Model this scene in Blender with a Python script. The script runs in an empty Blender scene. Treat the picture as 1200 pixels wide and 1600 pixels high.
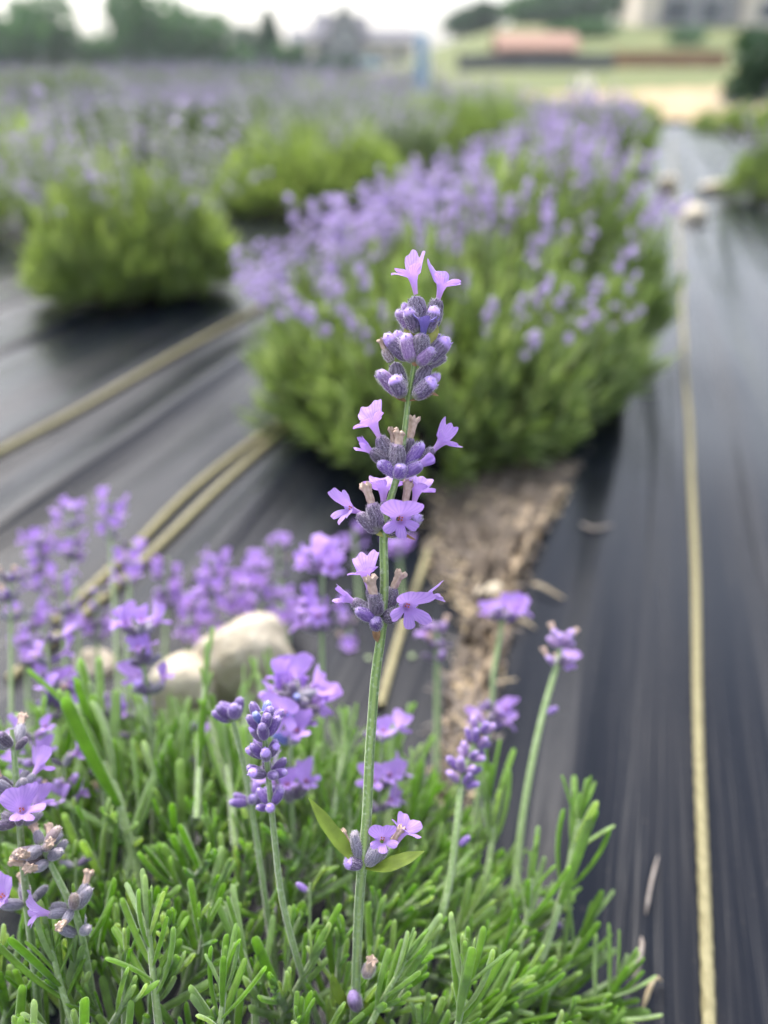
import bpy, math, random
import numpy as np
from mathutils import Vector, Matrix

random.seed(11)
RNG = np.random.default_rng(11)
PI = math.pi
scene = bpy.context.scene
COL = scene.collection
rad = math.radians

# ------------------------------------------------------------------ camera
F = 1203.0                              # focal length in photo pixels (1200 x 1600)
HC = 0.30                               # camera height
PITCH = math.atan(700.0 / F)
FOCUS = 0.199
cam_d = bpy.data.cameras.new("camera")
cam = bpy.data.objects.new("camera", cam_d)
COL.objects.link(cam)
cam.location = (0, 0, HC)
cam.rotation_euler = (PI / 2 - PITCH, 0, 0)
cam_d.sensor_fit = 'HORIZONTAL'
cam_d.sensor_width = 36.0
cam_d.lens = 36.0 * F / 1200.0
cam_d.clip_start = 0.01
cam_d.clip_end = 2000
cam_d.dof.use_dof = True
cam_d.dof.focus_distance = FOCUS
cam_d.dof.aperture_fstop = 7.2
scene.camera = cam

# ------------------------------------------------------------------ world, sun, exposure
SUN_EL, SUN_AZ = rad(56), rad(-28)      # azimuth from +Y towards +X
world = bpy.data.worlds.new("World")
scene.world = world
world.use_nodes = True
wn = world.node_tree.nodes
wl = world.node_tree.links
wn.clear()
w_out = wn.new('ShaderNodeOutputWorld')
w_bg = wn.new('ShaderNodeBackground')
w_sky = wn.new('ShaderNodeTexSky')
w_sky.sky_type = 'NISHITA'
w_sky.sun_disc = False
w_sky.sun_elevation = SUN_EL
w_sky.sun_rotation = SUN_AZ
w_sky.air_density = 1.0
w_sky.dust_density = 4.0
w_sky.ozone_density = 1.0
w_hs = wn.new('ShaderNodeHueSaturation')
w_hs.inputs['Saturation'].default_value = 0.45
w_tc = wn.new('ShaderNodeTexCoord')
w_no = wn.new('ShaderNodeTexNoise')
w_no.inputs['Scale'].default_value = 2.2
w_no.inputs['Detail'].default_value = 5
w_rmp = wn.new('ShaderNodeMapRange')
w_rmp.inputs['From Min'].default_value = 0.3
w_rmp.inputs['From Max'].default_value = 0.7
w_rmp.inputs['To Min'].default_value = 2.3
w_rmp.inputs['To Max'].default_value = 3.2
w_mul = wn.new('ShaderNodeVectorMath')
w_mul.operation = 'SCALE'
wl.new(w_tc.outputs['Generated'], w_no.inputs['Vector'])
wl.new(w_no.outputs['Fac'], w_rmp.inputs['Value'])
wl.new(w_sky.outputs['Color'], w_hs.inputs['Color'])
wl.new(w_hs.outputs['Color'], w_mul.inputs[0])
wl.new(w_rmp.outputs['Result'], w_mul.inputs['Scale'])
wl.new(w_mul.outputs['Vector'], w_bg.inputs['Color'])
w_bg.inputs['Strength'].default_value = 0.13
wl.new(w_bg.outputs['Background'], w_out.inputs['Surface'])

sun_d = bpy.data.lights.new("sun", 'SUN')
sun_d.energy = 2.5
sun_d.angle = rad(12)
sun_d.color = (1.0, 0.96, 0.90)
sun = bpy.data.objects.new("sun", sun_d)
COL.objects.link(sun)
sdir = Vector((math.sin(SUN_AZ) * math.cos(SUN_EL), math.cos(SUN_AZ) * math.cos(SUN_EL), math.sin(SUN_EL)))
sun.rotation_euler = (-sdir).to_track_quat('-Z', 'Y').to_euler()

scene.view_settings.view_transform = 'Standard'
scene.view_settings.look = 'None'
scene.view_settings.exposure = 0.42
scene.view_settings.gamma = 1
scene.view_settings.use_curve_mapping = False
scene.cycles.use_denoising = True
scene.cycles.max_bounces = 7
scene.cycles.diffuse_bounces = 3
scene.cycles.transmission_bounces = 3
scene.cycles.transparent_max_bounces = 6

# ------------------------------------------------------------------ pixel <-> place helpers
FWD = np.array([0, math.cos(PITCH), -math.sin(PITCH)])
UPV = np.array([0, math.sin(PITCH), math.cos(PITCH)])
RGT = np.array([1.0, 0, 0])
CAMP = np.array([0, 0, HC])


def P(px, py, d):
    """world point seen at photo pixel px, py at depth d along the optical axis"""
    return CAMP + d * (FWD + (px - 600) / F * RGT - (py - 800) / F * UPV)


def G(px, py, z=0.0):
    """point of the plane z seen at photo pixel px, py"""
    r = FWD + (px - 600) / F * RGT - (py - 800) / F * UPV
    return CAMP + r * ((z - HC) / r[2])


def project(p):
    q = np.asarray(p) - CAMP
    d = q @ FWD
    return 600 + F * (q @ RGT) / d, 800 - F * (q @ UPV) / d, d


ROW = np.array([0.298, 0.954])          # direction of the planted rows on the ground
ACR = np.array([0.954, -0.298])


def row_pt(u, v):
    return ACR * u + ROW * v


# ------------------------------------------------------------------ mesh builder
class MB:
    def __init__(self):
        self.v = []; self.uv = []; self.f = {3: [], 4: []}; self.m = {3: [], 4: []}; self.n = 0

    def add(self, verts, faces, uv=None, mat=0):
        verts = np.asarray(verts, float).reshape(-1, 3)
        faces = np.asarray(faces, int)
        if len(faces) == 0:
            return self
        k = faces.shape[1]
        self.v.append(verts)
        self.uv.append(np.zeros((len(verts), 2)) if uv is None else np.asarray(uv, float))
        self.f[k].append(faces + self.n)
        self.m[k].append(np.full(len(faces), mat, int))
        self.n += len(verts)
        return self

    def merge(self, other, M=None, mat=None):
        if other.n == 0:
            return self
        v = np.concatenate(other.v)
        if M is not None:
            v = v @ M[:3, :3].T + M[:3, 3]
        self.v.append(v)
        self.uv.append(np.concatenate(other.uv))
        for k in (3, 4):
            if other.f[k]:
                self.f[k].append(np.concatenate(other.f[k]) + self.n)
                mm = np.concatenate(other.m[k])
                self.m[k].append(mm if mat is None else np.full(len(mm), mat, int))
        self.n += len(v)
        return self

    def scatter(self, base, Ms, mat=None):
        """many transformed copies of a template MB at once"""
        Ms = np.asarray(Ms)
        if len(Ms) == 0:
            return self
        v = np.concatenate(base.v); uv = np.concatenate(base.uv)
        n = len(v); k = len(Ms)
        V = np.einsum('kij,nj->kni', Ms[:, :3, :3], v) + Ms[:, None, :3, 3]
        off = (np.arange(k) * n)[:, None, None]
        self.v.append(V.reshape(-1, 3)); self.uv.append(np.tile(uv, (k, 1)))
        for q in (3, 4):
            if base.f[q]:
                f = np.concatenate(base.f[q]); mm = np.concatenate(base.m[q])
                self.f[q].append((f[None] + off).reshape(-1, q) + self.n)
                mm = np.tile(mm, k)
                self.m[q].append(mm if mat is None else np.full(len(mm), mat, int))
        self.n += n * k
        return self

    def mesh(self, name, mats, smooth=True):
        me = bpy.data.meshes.new(name)
        V = np.concatenate(self.v); U = np.concatenate(self.uv)
        f3 = np.concatenate(self.f[3]) if self.f[3] else np.zeros((0, 3), int)
        f4 = np.concatenate(self.f[4]) if self.f[4] else np.zeros((0, 4), int)
        m3 = np.concatenate(self.m[3]) if self.m[3] else np.zeros(0, int)
        m4 = np.concatenate(self.m[4]) if self.m[4] else np.zeros(0, int)
        loops = np.concatenate([f3.ravel(), f4.ravel()])
        tot = np.concatenate([np.full(len(f3), 3), np.full(len(f4), 4)])
        start = np.concatenate([[0], np.cumsum(tot)[:-1]])
        me.vertices.add(len(V)); me.vertices.foreach_set('co', V.ravel())
        me.loops.add(len(loops)); me.loops.foreach_set('vertex_index', loops)
        me.polygons.add(len(tot))
        me.polygons.foreach_set('loop_start', start)
        me.polygons.foreach_set('material_index', np.concatenate([m3, m4]))
        me.polygons.foreach_set('use_smooth', np.full(len(tot), smooth))
        uvl = me.uv_layers.new(name='UVMap')
        uvl.data.foreach_set('uv', U[loops].ravel())
        for m in (mats if isinstance(mats, (list, tuple)) else [mats]):
            me.materials.append(m)
        me.update(calc_edges=True)
        me.validate()
        return me


def grid_faces(a, b, close=False):
    """faces of an a x b vertex grid; close joins the last column to the first"""
    i = np.arange(a - 1)[:, None]
    j = np.arange(b if close else b - 1)[None]
    j2 = (j + 1) % b
    return np.stack([i * b + j, i * b + j2, (i + 1) * b + j2, (i + 1) * b + j], -1).reshape(-1, 4)


def frame_z(zdir, up=(0, 0, 1)):
    """3x3 whose columns are x, y, z with z along zdir and y as near up as it can be"""
    z = np.asarray(zdir, float); z = z / np.linalg.norm(z)
    u = np.asarray(up, float)
    y = u - z * (u @ z)
    if np.linalg.norm(y) < 1e-6:
        u = np.array([1.0, 0.2, 0.1]); y = u - z * (u @ z)
    y /= np.linalg.norm(y)
    x = np.cross(y, z)
    return np.stack([x, y, z], 1)


def M4(R, t, s=1.0):
    M = np.eye(4); M[:3, :3] = np.asarray(R) * s; M[:3, 3] = t
    return M


def spline(pts, n):
    """Catmull-Rom through pts"""
    p = np.asarray(pts, float)
    if len(p) == 2:
        t = np.linspace(0, 1, n)[:, None]
        return p[0] * (1 - t) + p[1] * t
    q = np.vstack([2 * p[0] - p[1], p, 2 * p[-1] - p[-2]])
    s = np.linspace(0, len(p) - 1 - 1e-9, n)
    i = s.astype(int); t = (s - i)[:, None]
    a, b, c, d = q[i], q[i + 1], q[i + 2], q[i + 3]
    return 0.5 * (2 * b + (c - a) * t + (2 * a - 5 * b + 4 * c - d) * t ** 2 + (3 * b - a - 3 * c + d) * t ** 3)


def tube(path, r, nseg=10, prof=None, mat=0, mb=None, twist=None, vscale=1.0):
    """a tube along path; r scalar or per point; prof(theta) multiplies the radius"""
    mb = mb or MB()
    p = np.asarray(path, float); n = len(p)
    t = np.gradient(p, axis=0); t /= np.linalg.norm(t, axis=1)[:, None]
    r = np.broadcast_to(np.asarray(r, float), (n,))
    x = np.cross(t[0], [0.1, -1, 0.2]); x /= np.linalg.norm(x)
    th = np.linspace(0, 2 * PI, nseg, endpoint=False)
    V = np.zeros((n, nseg, 3))
    for i in range(n):
        x = x - t[i] * (x @ t[i]); x /= np.linalg.norm(x)
        y = np.cross(t[i], x)
        a = th + (twist[i] if twist is not None else 0)
        k = r[i] * (prof(th) if prof else np.ones(nseg))
        V[i] = p[i] + (np.cos(a) * k)[:, None] * x + (np.sin(a) * k)[:, None] * y
    L = np.concatenate([[0], np.cumsum(np.linalg.norm(np.diff(p, axis=0), axis=1))]) * vscale
    uv = np.stack(np.broadcast_arrays((th / (2 * PI))[None], L[:, None]), -1).reshape(-1, 2)
    mb.add(V.reshape(-1, 3), grid_faces(n, nseg, True), uv, mat)
    for e in (0, n - 1):
        ring = V[e]; c = p[e]
        vv = np.vstack([ring, c]); k = np.arange(nseg)
        f = np.stack([k, (k + 1) % nseg, np.full(nseg, nseg)], 1)
        mb.add(vv, f if e else f[:, ::-1], np.tile(uv[e * nseg], (nseg + 1, 1)), mat)
    return mb


def lathe(z, r, nseg, ribs=0, ribamp=0.0, mat=0, mb=None, vmax=1.0):
    mb = mb or MB()
    z = np.asarray(z, float); r = np.asarray(r, float)
    th = np.linspace(0, 2 * PI, nseg, endpoint=False)
    k = 1 + ribamp * np.cos(ribs * th)
    V = np.stack([r[:, None] * (k * np.cos(th))[None], r[:, None] * (k * np.sin(th))[None],
                  np.broadcast_to(z[:, None], (len(z), nseg))], -1)
    v = np.linspace(0, vmax, len(z))
    uv = np.stack(np.broadcast_arrays((th / (2 * PI))[None], v[:, None]), -1).reshape(-1, 2)
    mb.add(V.reshape(-1, 3), grid_faces(len(z), nseg, True), uv, mat)
    return mb


def hairs(mb, pts, nrm, length, width, mat):
    """thin pale triangles standing on a surface"""
    n = len(pts)
    d = nrm + RNG.normal(0, 0.45, (n, 3)); d /= np.linalg.norm(d, axis=1)[:, None]
    s = np.cross(d, RNG.normal(0, 1, (n, 3))); s /= np.linalg.norm(s, axis=1)[:, None]
    L = length * RNG.uniform(0.5, 1.2, (n, 1))
    V = np.stack([pts - s * width, pts + s * width, pts + d * L], 1).reshape(-1, 3)
    mb.add(V, np.arange(3 * n).reshape(-1, 3), None, mat)


# ------------------------------------------------------------------ objects
def link(name, data, parent=None, M=None):
    o = bpy.data.objects.new(name, data)
    COL.objects.link(o)
    if parent is not None:
        o.parent = parent
    if M is not None:
        o.matrix_local = Matrix(np.asarray(M).tolist())
    return o


def tag(o, label=None, cat=None, group=None, kind=None):
    if label: o['label'] = label
    if cat: o['category'] = cat
    if group: o['group'] = group
    if kind: o['kind'] = kind
    return o


def thing(name, loc, label, cat, group=None):
    o = bpy.data.objects.new(name, None)
    o.empty_display_size = 0.02
    COL.objects.link(o)
    o.location = Vector([float(c) for c in loc])
    return tag(o, label, cat, group)


def under(root, M):
    """world matrix -> matrix local to an unrotated root"""
    M = np.array(M); M[:3, 3] = M[:3, 3] - np.array(root.location)
    return M


def icosphere(n=2):
    import bmesh
    bm = bmesh.new()
    bmesh.ops.create_icosphere(bm, subdivisions=n, radius=1)
    v = np.array([a.co[:] for a in bm.verts]); f = np.array([[a.index for a in q.verts] for q in bm.faces])
    bm.free()
    return v, f


# ------------------------------------------------------------------ materials
def mat(name):
    m = bpy.data.materials.new(name); m.use_nodes = True
    nt = m.node_tree
    return m, nt, nt.nodes, nt.links, nt.nodes['Principled BSDF'], nt.nodes['Material Output']


def N(nt, kind, **kw):
    n = nt.nodes.new(kind)
    for k, v in kw.items():
        if k.startswith('i_'):
            n.inputs[k[2:].replace('_', ' ')].default_value = v
        else:
            setattr(n, k, v)
    return n


def ramp(nt, stops, fac=None):
    r = nt.nodes.new('ShaderNodeValToRGB')
    e = r.color_ramp.elements
    while len(e) < len(stops): e.new(0.5)
    for k, (p, c) in enumerate(stops):
        e[k].position = p; e[k].color = (*c, 1)
    if fac is not None: nt.links.new(fac, r.inputs['Fac'])
    return r


def rnd_fac(nt):
    """a random value per mesh piece and per object"""
    a = nt.nodes.new('ShaderNodeNewGeometry'); b = nt.nodes.new('ShaderNodeObjectInfo')
    s = N(nt, 'ShaderNodeMath', operation='ADD'); f = N(nt, 'ShaderNodeMath', operation='FRACT')
    nt.links.new(a.outputs['Random Per Island'], s.inputs[0]); nt.links.new(b.outputs['Random'], s.inputs[1])
    nt.links.new(s.outputs[0], f.inputs[0])
    return f.outputs[0]


def mixc(nt, fac, a, b, mode='MIX'):
    m = nt.nodes.new('ShaderNodeMix'); m.data_type = 'RGBA'; m.blend_type = mode
    for sock, val in ((0, fac), (6, a), (7, b)):
        if isinstance(val, (int, float)): m.inputs[sock].default_value = val
        elif isinstance(val, tuple): m.inputs[sock].default_value = (*val, 1)
        else: nt.links.new(val, m.inputs[sock])
    return m.outputs[2]


def translucent(m, nt, bsdf, out, col, amount):
    t = nt.nodes.new('ShaderNodeBsdfTranslucent')
    x = nt.nodes.new('ShaderNodeMixShader'); x.inputs[0].default_value = amount
    if isinstance(col, tuple): t.inputs['Color'].default_value = (*col, 1)
    else: nt.links.new(col, t.inputs['Color'])
    nt.links.new(bsdf.outputs[0], x.inputs[1]); nt.links.new(t.outputs[0], x.inputs[2])
    nt.links.new(x.outputs[0], out.inputs['Surface'])


def leaf_material(name, stops, rough=0.5, trans=0.35, fuzz=0.25, tcol=None):
    m, nt, nd, ln, b, out = mat(name)
    c = ramp(nt, stops, rnd_fac(nt)).outputs['Color']
    tc = N(nt, 'ShaderNodeTexCoord')
    no = N(nt, 'ShaderNodeTexNoise', i_Scale=260.0, i_Detail=3.0)
    ln.new(tc.outputs['Object'], no.inputs['Vector'])
    mr = N(nt, 'ShaderNodeMapRange', i_From_Min=0.3, i_From_Max=0.7, i_To_Min=0.8, i_To_Max=1.2)
    ln.new(no.outputs['Fac'], mr.inputs['Value'])
    vm = N(nt, 'ShaderNodeVectorMath', operation='SCALE')
    ln.new(c, vm.inputs[0]); ln.new(mr.outputs[0], vm.inputs['Scale'])
    ln.new(vm.outputs[0], b.inputs['Base Color'])
    b.inputs['Roughness'].default_value = rough
    b.inputs['Sheen Weight'].default_value = fuzz
    b.inputs['Sheen Roughness'].default_value = 0.4
    b.inputs['Sheen Tint'].default_value = (0.85, 0.95, 0.85, 1)
    tcx = mixc(nt, 1.0, vm.outputs[0], tcol or (1.3, 1.35, 0.6), 'MULTIPLY')
    translucent(m, nt, b, out, tcx, trans)
    return m


M_LEAF = leaf_material('lavender_leaf', [(0.0, (0.17, 0.32, 0.035)), (0.35, (0.23, 0.39, 0.07)), (0.6, (0.26, 0.39, 0.17)), (1.0, (0.38, 0.49, 0.34))], 0.5, 0.64, 1.0, (1.6, 1.5, 0.6))
M_BRACT = leaf_material('green_bract', [(0.0, (0.22, 0.32, 0.035)), (1.0, (0.28, 0.38, 0.05))], 0.5, 0.35, 0.2)
M_BUSH = leaf_material('bush_leaf', [(0.0, (0.16, 0.23, 0.08)), (0.5, (0.23, 0.32, 0.13)), (1.0, (0.31, 0.38, 0.23))], 0.6, 0.45, 0.15)
M_BUSHY = leaf_material('yellow_bush_leaf', [(0.0, (0.24, 0.33, 0.09)), (0.5, (0.32, 0.42, 0.16)), (1.0, (0.38, 0.45, 0.27))], 0.6, 0.48, 0.15)
M_BUSHG = leaf_material('grey_bush_leaf', [(0.0, (0.10, 0.16, 0.08)), (0.5, (0.17, 0.23, 0.13)), (1.0, (0.26, 0.31, 0.22))], 0.6, 0.3, 0.2)
M_TREE = leaf_material('tree_leaf', [(0.0, (0.045, 0.11, 0.045)), (0.5, (0.065, 0.155, 0.06)), (1.0, (0.09, 0.20, 0.07))], 0.6, 0.25, 0.1)
M_PINE = leaf_material('dark_tree_leaf', [(0.0, (0.025, 0.062, 0.033)), (0.5, (0.038, 0.092, 0.045)), (1.0, (0.055, 0.12, 0.055))], 0.6, 0.12, 0.05)


def stem_material(name, ca, cb, fuzz=0.5):
    m, nt, nd, ln, b, out = mat(name)
    uv = N(nt, 'ShaderNodeUVMap')
    sp = N(nt, 'ShaderNodeSeparateXYZ'); ln.new(uv.outputs[0], sp.inputs[0])
    s = N(nt, 'ShaderNodeMath', operation='MULTIPLY'); s.inputs[1].default_value = 8 * PI
    ln.new(sp.outputs[0], s.inputs[0])
    c = N(nt, 'ShaderNodeMath', operation='COSINE'); ln.new(s.outputs[0], c.inputs[0])
    mr = N(nt, 'ShaderNodeMapRange', i_From_Min=-1.0, i_From_Max=1.0); ln.new(c.outputs[0], mr.inputs['Value'])
    tc = N(nt, 'ShaderNodeTexCoord')
    no = N(nt, 'ShaderNodeTexNoise', i_Scale=900.0, i_Detail=2.0); ln.new(tc.outputs['Object'], no.inputs['Vector'])
    base = mixc(nt, mr.outputs[0], ca, cb)
    mr2 = N(nt, 'ShaderNodeMapRange', i_From_Min=0.52, i_From_Max=0.72, i_To_Min=0.0, i_To_Max=0.6); ln.new(no.outputs['Fac'], mr2.inputs['Value'])
    ln.new(mixc(nt, mr2.outputs[0], base, (0.42, 0.50, 0.34)), b.inputs['Base Color'])
    b.inputs['Roughness'].default_value = 0.55
    b.inputs['Sheen Weight'].default_value = fuzz
    return m


M_STEM = stem_material('flower_stem', (0.10, 0.19, 0.035), (0.26, 0.38, 0.10))
M_STEM2 = stem_material('soft_flower_stem', (0.13, 0.22, 0.06), (0.24, 0.33, 0.13))


def calyx_material(name, valley, rib, tip, tip_at=0.86, base=(0.22, 0.24, 0.16)):
    m, nt, nd, ln, b, out = mat(name)
    uv = N(nt, 'ShaderNodeUVMap')
    sp = N(nt, 'ShaderNodeSeparateXYZ'); ln.new(uv.outputs[0], sp.inputs[0])
    s = N(nt, 'ShaderNodeMath', operation='MULTIPLY'); s.inputs[1].default_value = 2 * PI * 13
    ln.new(sp.outputs[0], s.inputs[0])
    tcw = N(nt, 'ShaderNodeTexCoord'); nw0 = N(nt, 'ShaderNodeTexNoise', i_Scale=420.0, i_Detail=2.0); ln.new(tcw.outputs['Object'], nw0.inputs['Vector'])
    wv = N(nt, 'ShaderNodeMath', operation='MULTIPLY_ADD'); wv.inputs[1].default_value = 16.0; ln.new(nw0.outputs['Fac'], wv.inputs[0]); ln.new(s.outputs[0], wv.inputs[2])
    c = N(nt, 'ShaderNodeMath', operation='COSINE'); ln.new(wv.outputs[0], c.inputs[0])
    tc = N(nt, 'ShaderNodeTexCoord')
    no = N(nt, 'ShaderNodeTexNoise', i_Scale=1500.0, i_Detail=3.0); ln.new(tc.outputs['Object'], no.inputs['Vector'])
    ad = N(nt, 'ShaderNodeMath', operation='MULTIPLY_ADD'); ad.inputs[1].default_value = 4.2; ad.inputs[2].default_value = -2.1
    ln.new(no.outputs['Fac'], ad.inputs[0])
    su = N(nt, 'ShaderNodeMath', operation='ADD'); ln.new(c.outputs[0], su.inputs[0]); ln.new(ad.outputs[0], su.inputs[1])
    mr = N(nt, 'ShaderNodeMapRange', i_From_Min=-1.5, i_From_Max=1.9, i_To_Min=0.0, i_To_Max=0.52); ln.new(su.outputs[0], mr.inputs['Value'])
    col = mixc(nt, mr.outputs[0], valley, rib)
    r1 = ramp(nt, [(0.0, (1, 1, 1)), (0.22, (0, 0, 0))], sp.outputs[1])
    col = mixc(nt, r1.outputs[0], col, base)
    r2 = ramp(nt, [(tip_at - 0.08, (0, 0, 0)), (tip_at + 0.05, (1, 1, 1))], sp.outputs[1])
    col = mixc(nt, r2.outputs[0], col, tip)
    hv = N(nt, 'ShaderNodeObjectInfo')
    mr3 = N(nt, 'ShaderNodeMapRange', i_To_Min=0.75, i_To_Max=1.3); ln.new(hv.outputs['Random'], mr3.inputs['Value'])
    vm = N(nt, 'ShaderNodeVectorMath', operation='SCALE'); ln.new(col, vm.inputs[0]); ln.new(mr3.outputs[0], vm.inputs['Scale'])
    ln.new(vm.outputs[0], b.inputs['Base Color'])
    b.inputs['Roughness'].default_value = 0.6
    b.inputs['Sheen Weight'].default_value = 0.7
    b.inputs['Sheen Roughness'].default_value = 0.35
    b.inputs['Sheen Tint'].default_value = (0.9, 0.85, 1, 1)
    return m


M_CAL = {
    'dark': calyx_material('dark_calyx', (0.045, 0.030, 0.060), (0.33, 0.28, 0.38), (0.22, 0.15, 0.28), 0.9),
    'violet': calyx_material('violet_tipped_calyx', (0.055, 0.036, 0.090), (0.33, 0.25, 0.42), (0.45, 0.29, 0.74), 0.74),
    'pink': calyx_material('pink_calyx', (0.20, 0.11, 0.28), (0.42, 0.29, 0.54), (0.45, 0.30, 0.66), 0.8),
    'bud': calyx_material('purple_bud', (0.095, 0.048, 0.21), (0.27, 0.165, 0.45), (0.34, 0.24, 0.54), 0.88),
    'blue': calyx_material('blue_bud', (0.07, 0.08, 0.28), (0.22, 0.26, 0.58), (0.35, 0.40, 0.75), 0.85),
    'grey': calyx_material('grey_spent_calyx', (0.12, 0.11, 0.15), (0.36, 0.34, 0.42), (0.30, 0.26, 0.30), 0.9),
    'spent': calyx_material('brown_spent_calyx', (0.16, 0.11, 0.12), (0.40, 0.33, 0.34), (0.34, 0.26, 0.23), 0.8),
}


def petal_material(name, ca, cb, trans=0.4, tubec=(0.62, 0.40, 0.72)):
    m, nt, nd, ln, b, out = mat(name)
    uv = N(nt, 'ShaderNodeUVMap')
    sp = N(nt, 'ShaderNodeSeparateXYZ'); ln.new(uv.outputs[0], sp.inputs[0])
    s = N(nt, 'ShaderNodeMath', operation='MULTIPLY'); s.inputs[1].default_value = 2 * PI * 17
    ln.new(sp.outputs[0], s.inputs[0])
    c = N(nt, 'ShaderNodeMath', operation='COSINE'); ln.new(s.outputs[0], c.inputs[0])
    p = N(nt, 'ShaderNodeMath', operation='POWER'); p.inputs[1].default_value = 6
    ab = N(nt, 'ShaderNodeMath', operation='ABSOLUTE'); ln.new(c.outputs[0], ab.inputs[0]); ln.new(ab.outputs[0], p.inputs[0])
    tc = N(nt, 'ShaderNodeTexCoord')
    no = N(nt, 'ShaderNodeTexNoise', i_Scale=450.0, i_Detail=4.0); ln.new(tc.outputs['Object'], no.inputs['Vector'])
    base = mixc(nt, no.outputs['Fac'], ca, cb)
    hv = N(nt, 'ShaderNodeObjectInfo')
    mr3 = N(nt, 'ShaderNodeMapRange', i_To_Min=0.0, i_To_Max=0.35); ln.new(hv.outputs['Random'], mr3.inputs['Value'])
    base = mixc(nt, mr3.outputs[0], base, (0.56, 0.36, 0.84))
    veil = N(nt, 'ShaderNodeMath', operation='MULTIPLY'); veil.inputs[1].default_value = 0.55; ln.new(p.outputs[0], veil.inputs[0])
    col = mixc(nt, veil.outputs[0], base, (0.36, 0.20, 0.70))
    # tube of the corolla is pinker and paler than the lobes
    r1 = ramp(nt, [(0.0, (1, 1, 1)), (0.55, (0, 0, 0))], sp.outputs[1])
    col = mixc(nt, r1.outputs[0], col, tubec)
    ln.new(col, b.inputs['Base Color'])
    b.inputs['Roughness'].default_value = 0.5
    b.inputs['Sheen Weight'].default_value = 0.3
    bp = N(nt, 'ShaderNodeBump', i_Strength=0.6, i_Distance=0.0006); ln.new(no.outputs['Fac'], bp.inputs['Height']); ln.new(bp.outputs[0], b.inputs['Normal'])
    translucent(m, nt, b, out, col, trans)
    return m


M_PETAL = petal_material('lavender_petal', (0.47, 0.27, 0.78), (0.60, 0.37, 0.85))
M_PETALB = petal_material('pale_bush_petal', (0.48, 0.40, 0.66), (0.60, 0.51, 0.76))
M_BLUEP = petal_material('wilted_blue_petal', (0.06, 0.05, 0.32), (0.16, 0.17, 0.60), 0.15, (0.05, 0.04, 0.20))


def plain(name, col, rough=0.7, var=0.25, scale=30.0, bump=0.0, spec=0.3, dist=0.002, col2=None):
    m, nt, nd, ln, b, out = mat(name)
    tc = N(nt, 'ShaderNodeTexCoord')
    no = N(nt, 'ShaderNodeTexNoise', i_Scale=scale, i_Detail=6.0); ln.new(tc.outputs['Object'], no.inputs['Vector'])
    c2 = col2 or tuple(min(1, c * (1 + var)) for c in col); c1 = tuple(c * (1 - var) for c in col) if col2 is None else col
    r = ramp(nt, [(0.3, c1), (0.7, c2)], no.outputs['Fac'])
    ob = N(nt, 'ShaderNodeObjectInfo')
    mr = N(nt, 'ShaderNodeMapRange', i_To_Min=0.85, i_To_Max=1.15); ln.new(ob.outputs['Random'], mr.inputs['Value'])
    vm = N(nt, 'ShaderNodeVectorMath', operation='SCALE'); ln.new(r.outputs[0], vm.inputs[0]); ln.new(mr.outputs[0], vm.inputs['Scale'])
    ln.new(vm.outputs[0], b.inputs['Base Color'])
    b.inputs['Roughness'].default_value = rough
    b.inputs['Specular IOR Level'].default_value = spec
    if bump:
        bp = N(nt, 'ShaderNodeBump', i_Strength=bump, i_Distance=dist)
        ln.new(no.outputs['Fac'], bp.inputs['Height']); ln.new(bp.outputs[0], b.inputs['Normal'])
    return m


M_DRY = plain('dry_corolla', (0.38, 0.26, 0.20), 0.7, 0.4, 900, 0.5, dist=0.0004, col2=(0.60, 0.46, 0.38))
M_PAPER = plain('papery_bract', (0.18, 0.09, 0.045), 0.7, 0.4, 500, col2=(0.42, 0.26, 0.14))
M_ANTHER = plain('throat_anther', (0.42, 0.11, 0.05), 0.6, 0.3, 900)
M_YBRACT = plain('yellow_bract', (0.36, 0.36, 0.10), 0.6, 0.25, 600)
M_WOOD = plain('woody_stem', (0.10, 0.070, 0.048), 0.9, 0.4, 120, 0.4)
M_ROPE = plain('straw_rope', (0.21, 0.185, 0.095), 0.7, 0.2, 300, 0.2, dist=0.0003, col2=(0.33, 0.30, 0.17))
M_STONE = plain('pale_limestone', (0.47, 0.40, 0.29), 0.9, 0.3, 110, 1.0, dist=0.004, col2=(0.68, 0.61, 0.49))
M_STRAW = plain('dry_straw', (0.42, 0.32, 0.19), 0.75, 0.3, 200, col2=(0.55, 0.45, 0.30))
M_TWIG = plain('grey_dry_stalk', (0.16, 0.13, 0.11), 0.8, 0.3, 200, col2=(0.36, 0.32, 0.29))

hm, nt_, nd_, ln_, b_, o_ = mat('plant_hair')
b_.inputs['Base Color'].default_value = (0.80, 0.76, 0.84, 1)
b_.inputs['Roughness'].default_value = 0.6
translucent(hm, nt_, b_, o_, (0.8, 0.76, 0.84), 0.5)
M_HAIR = hm


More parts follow.
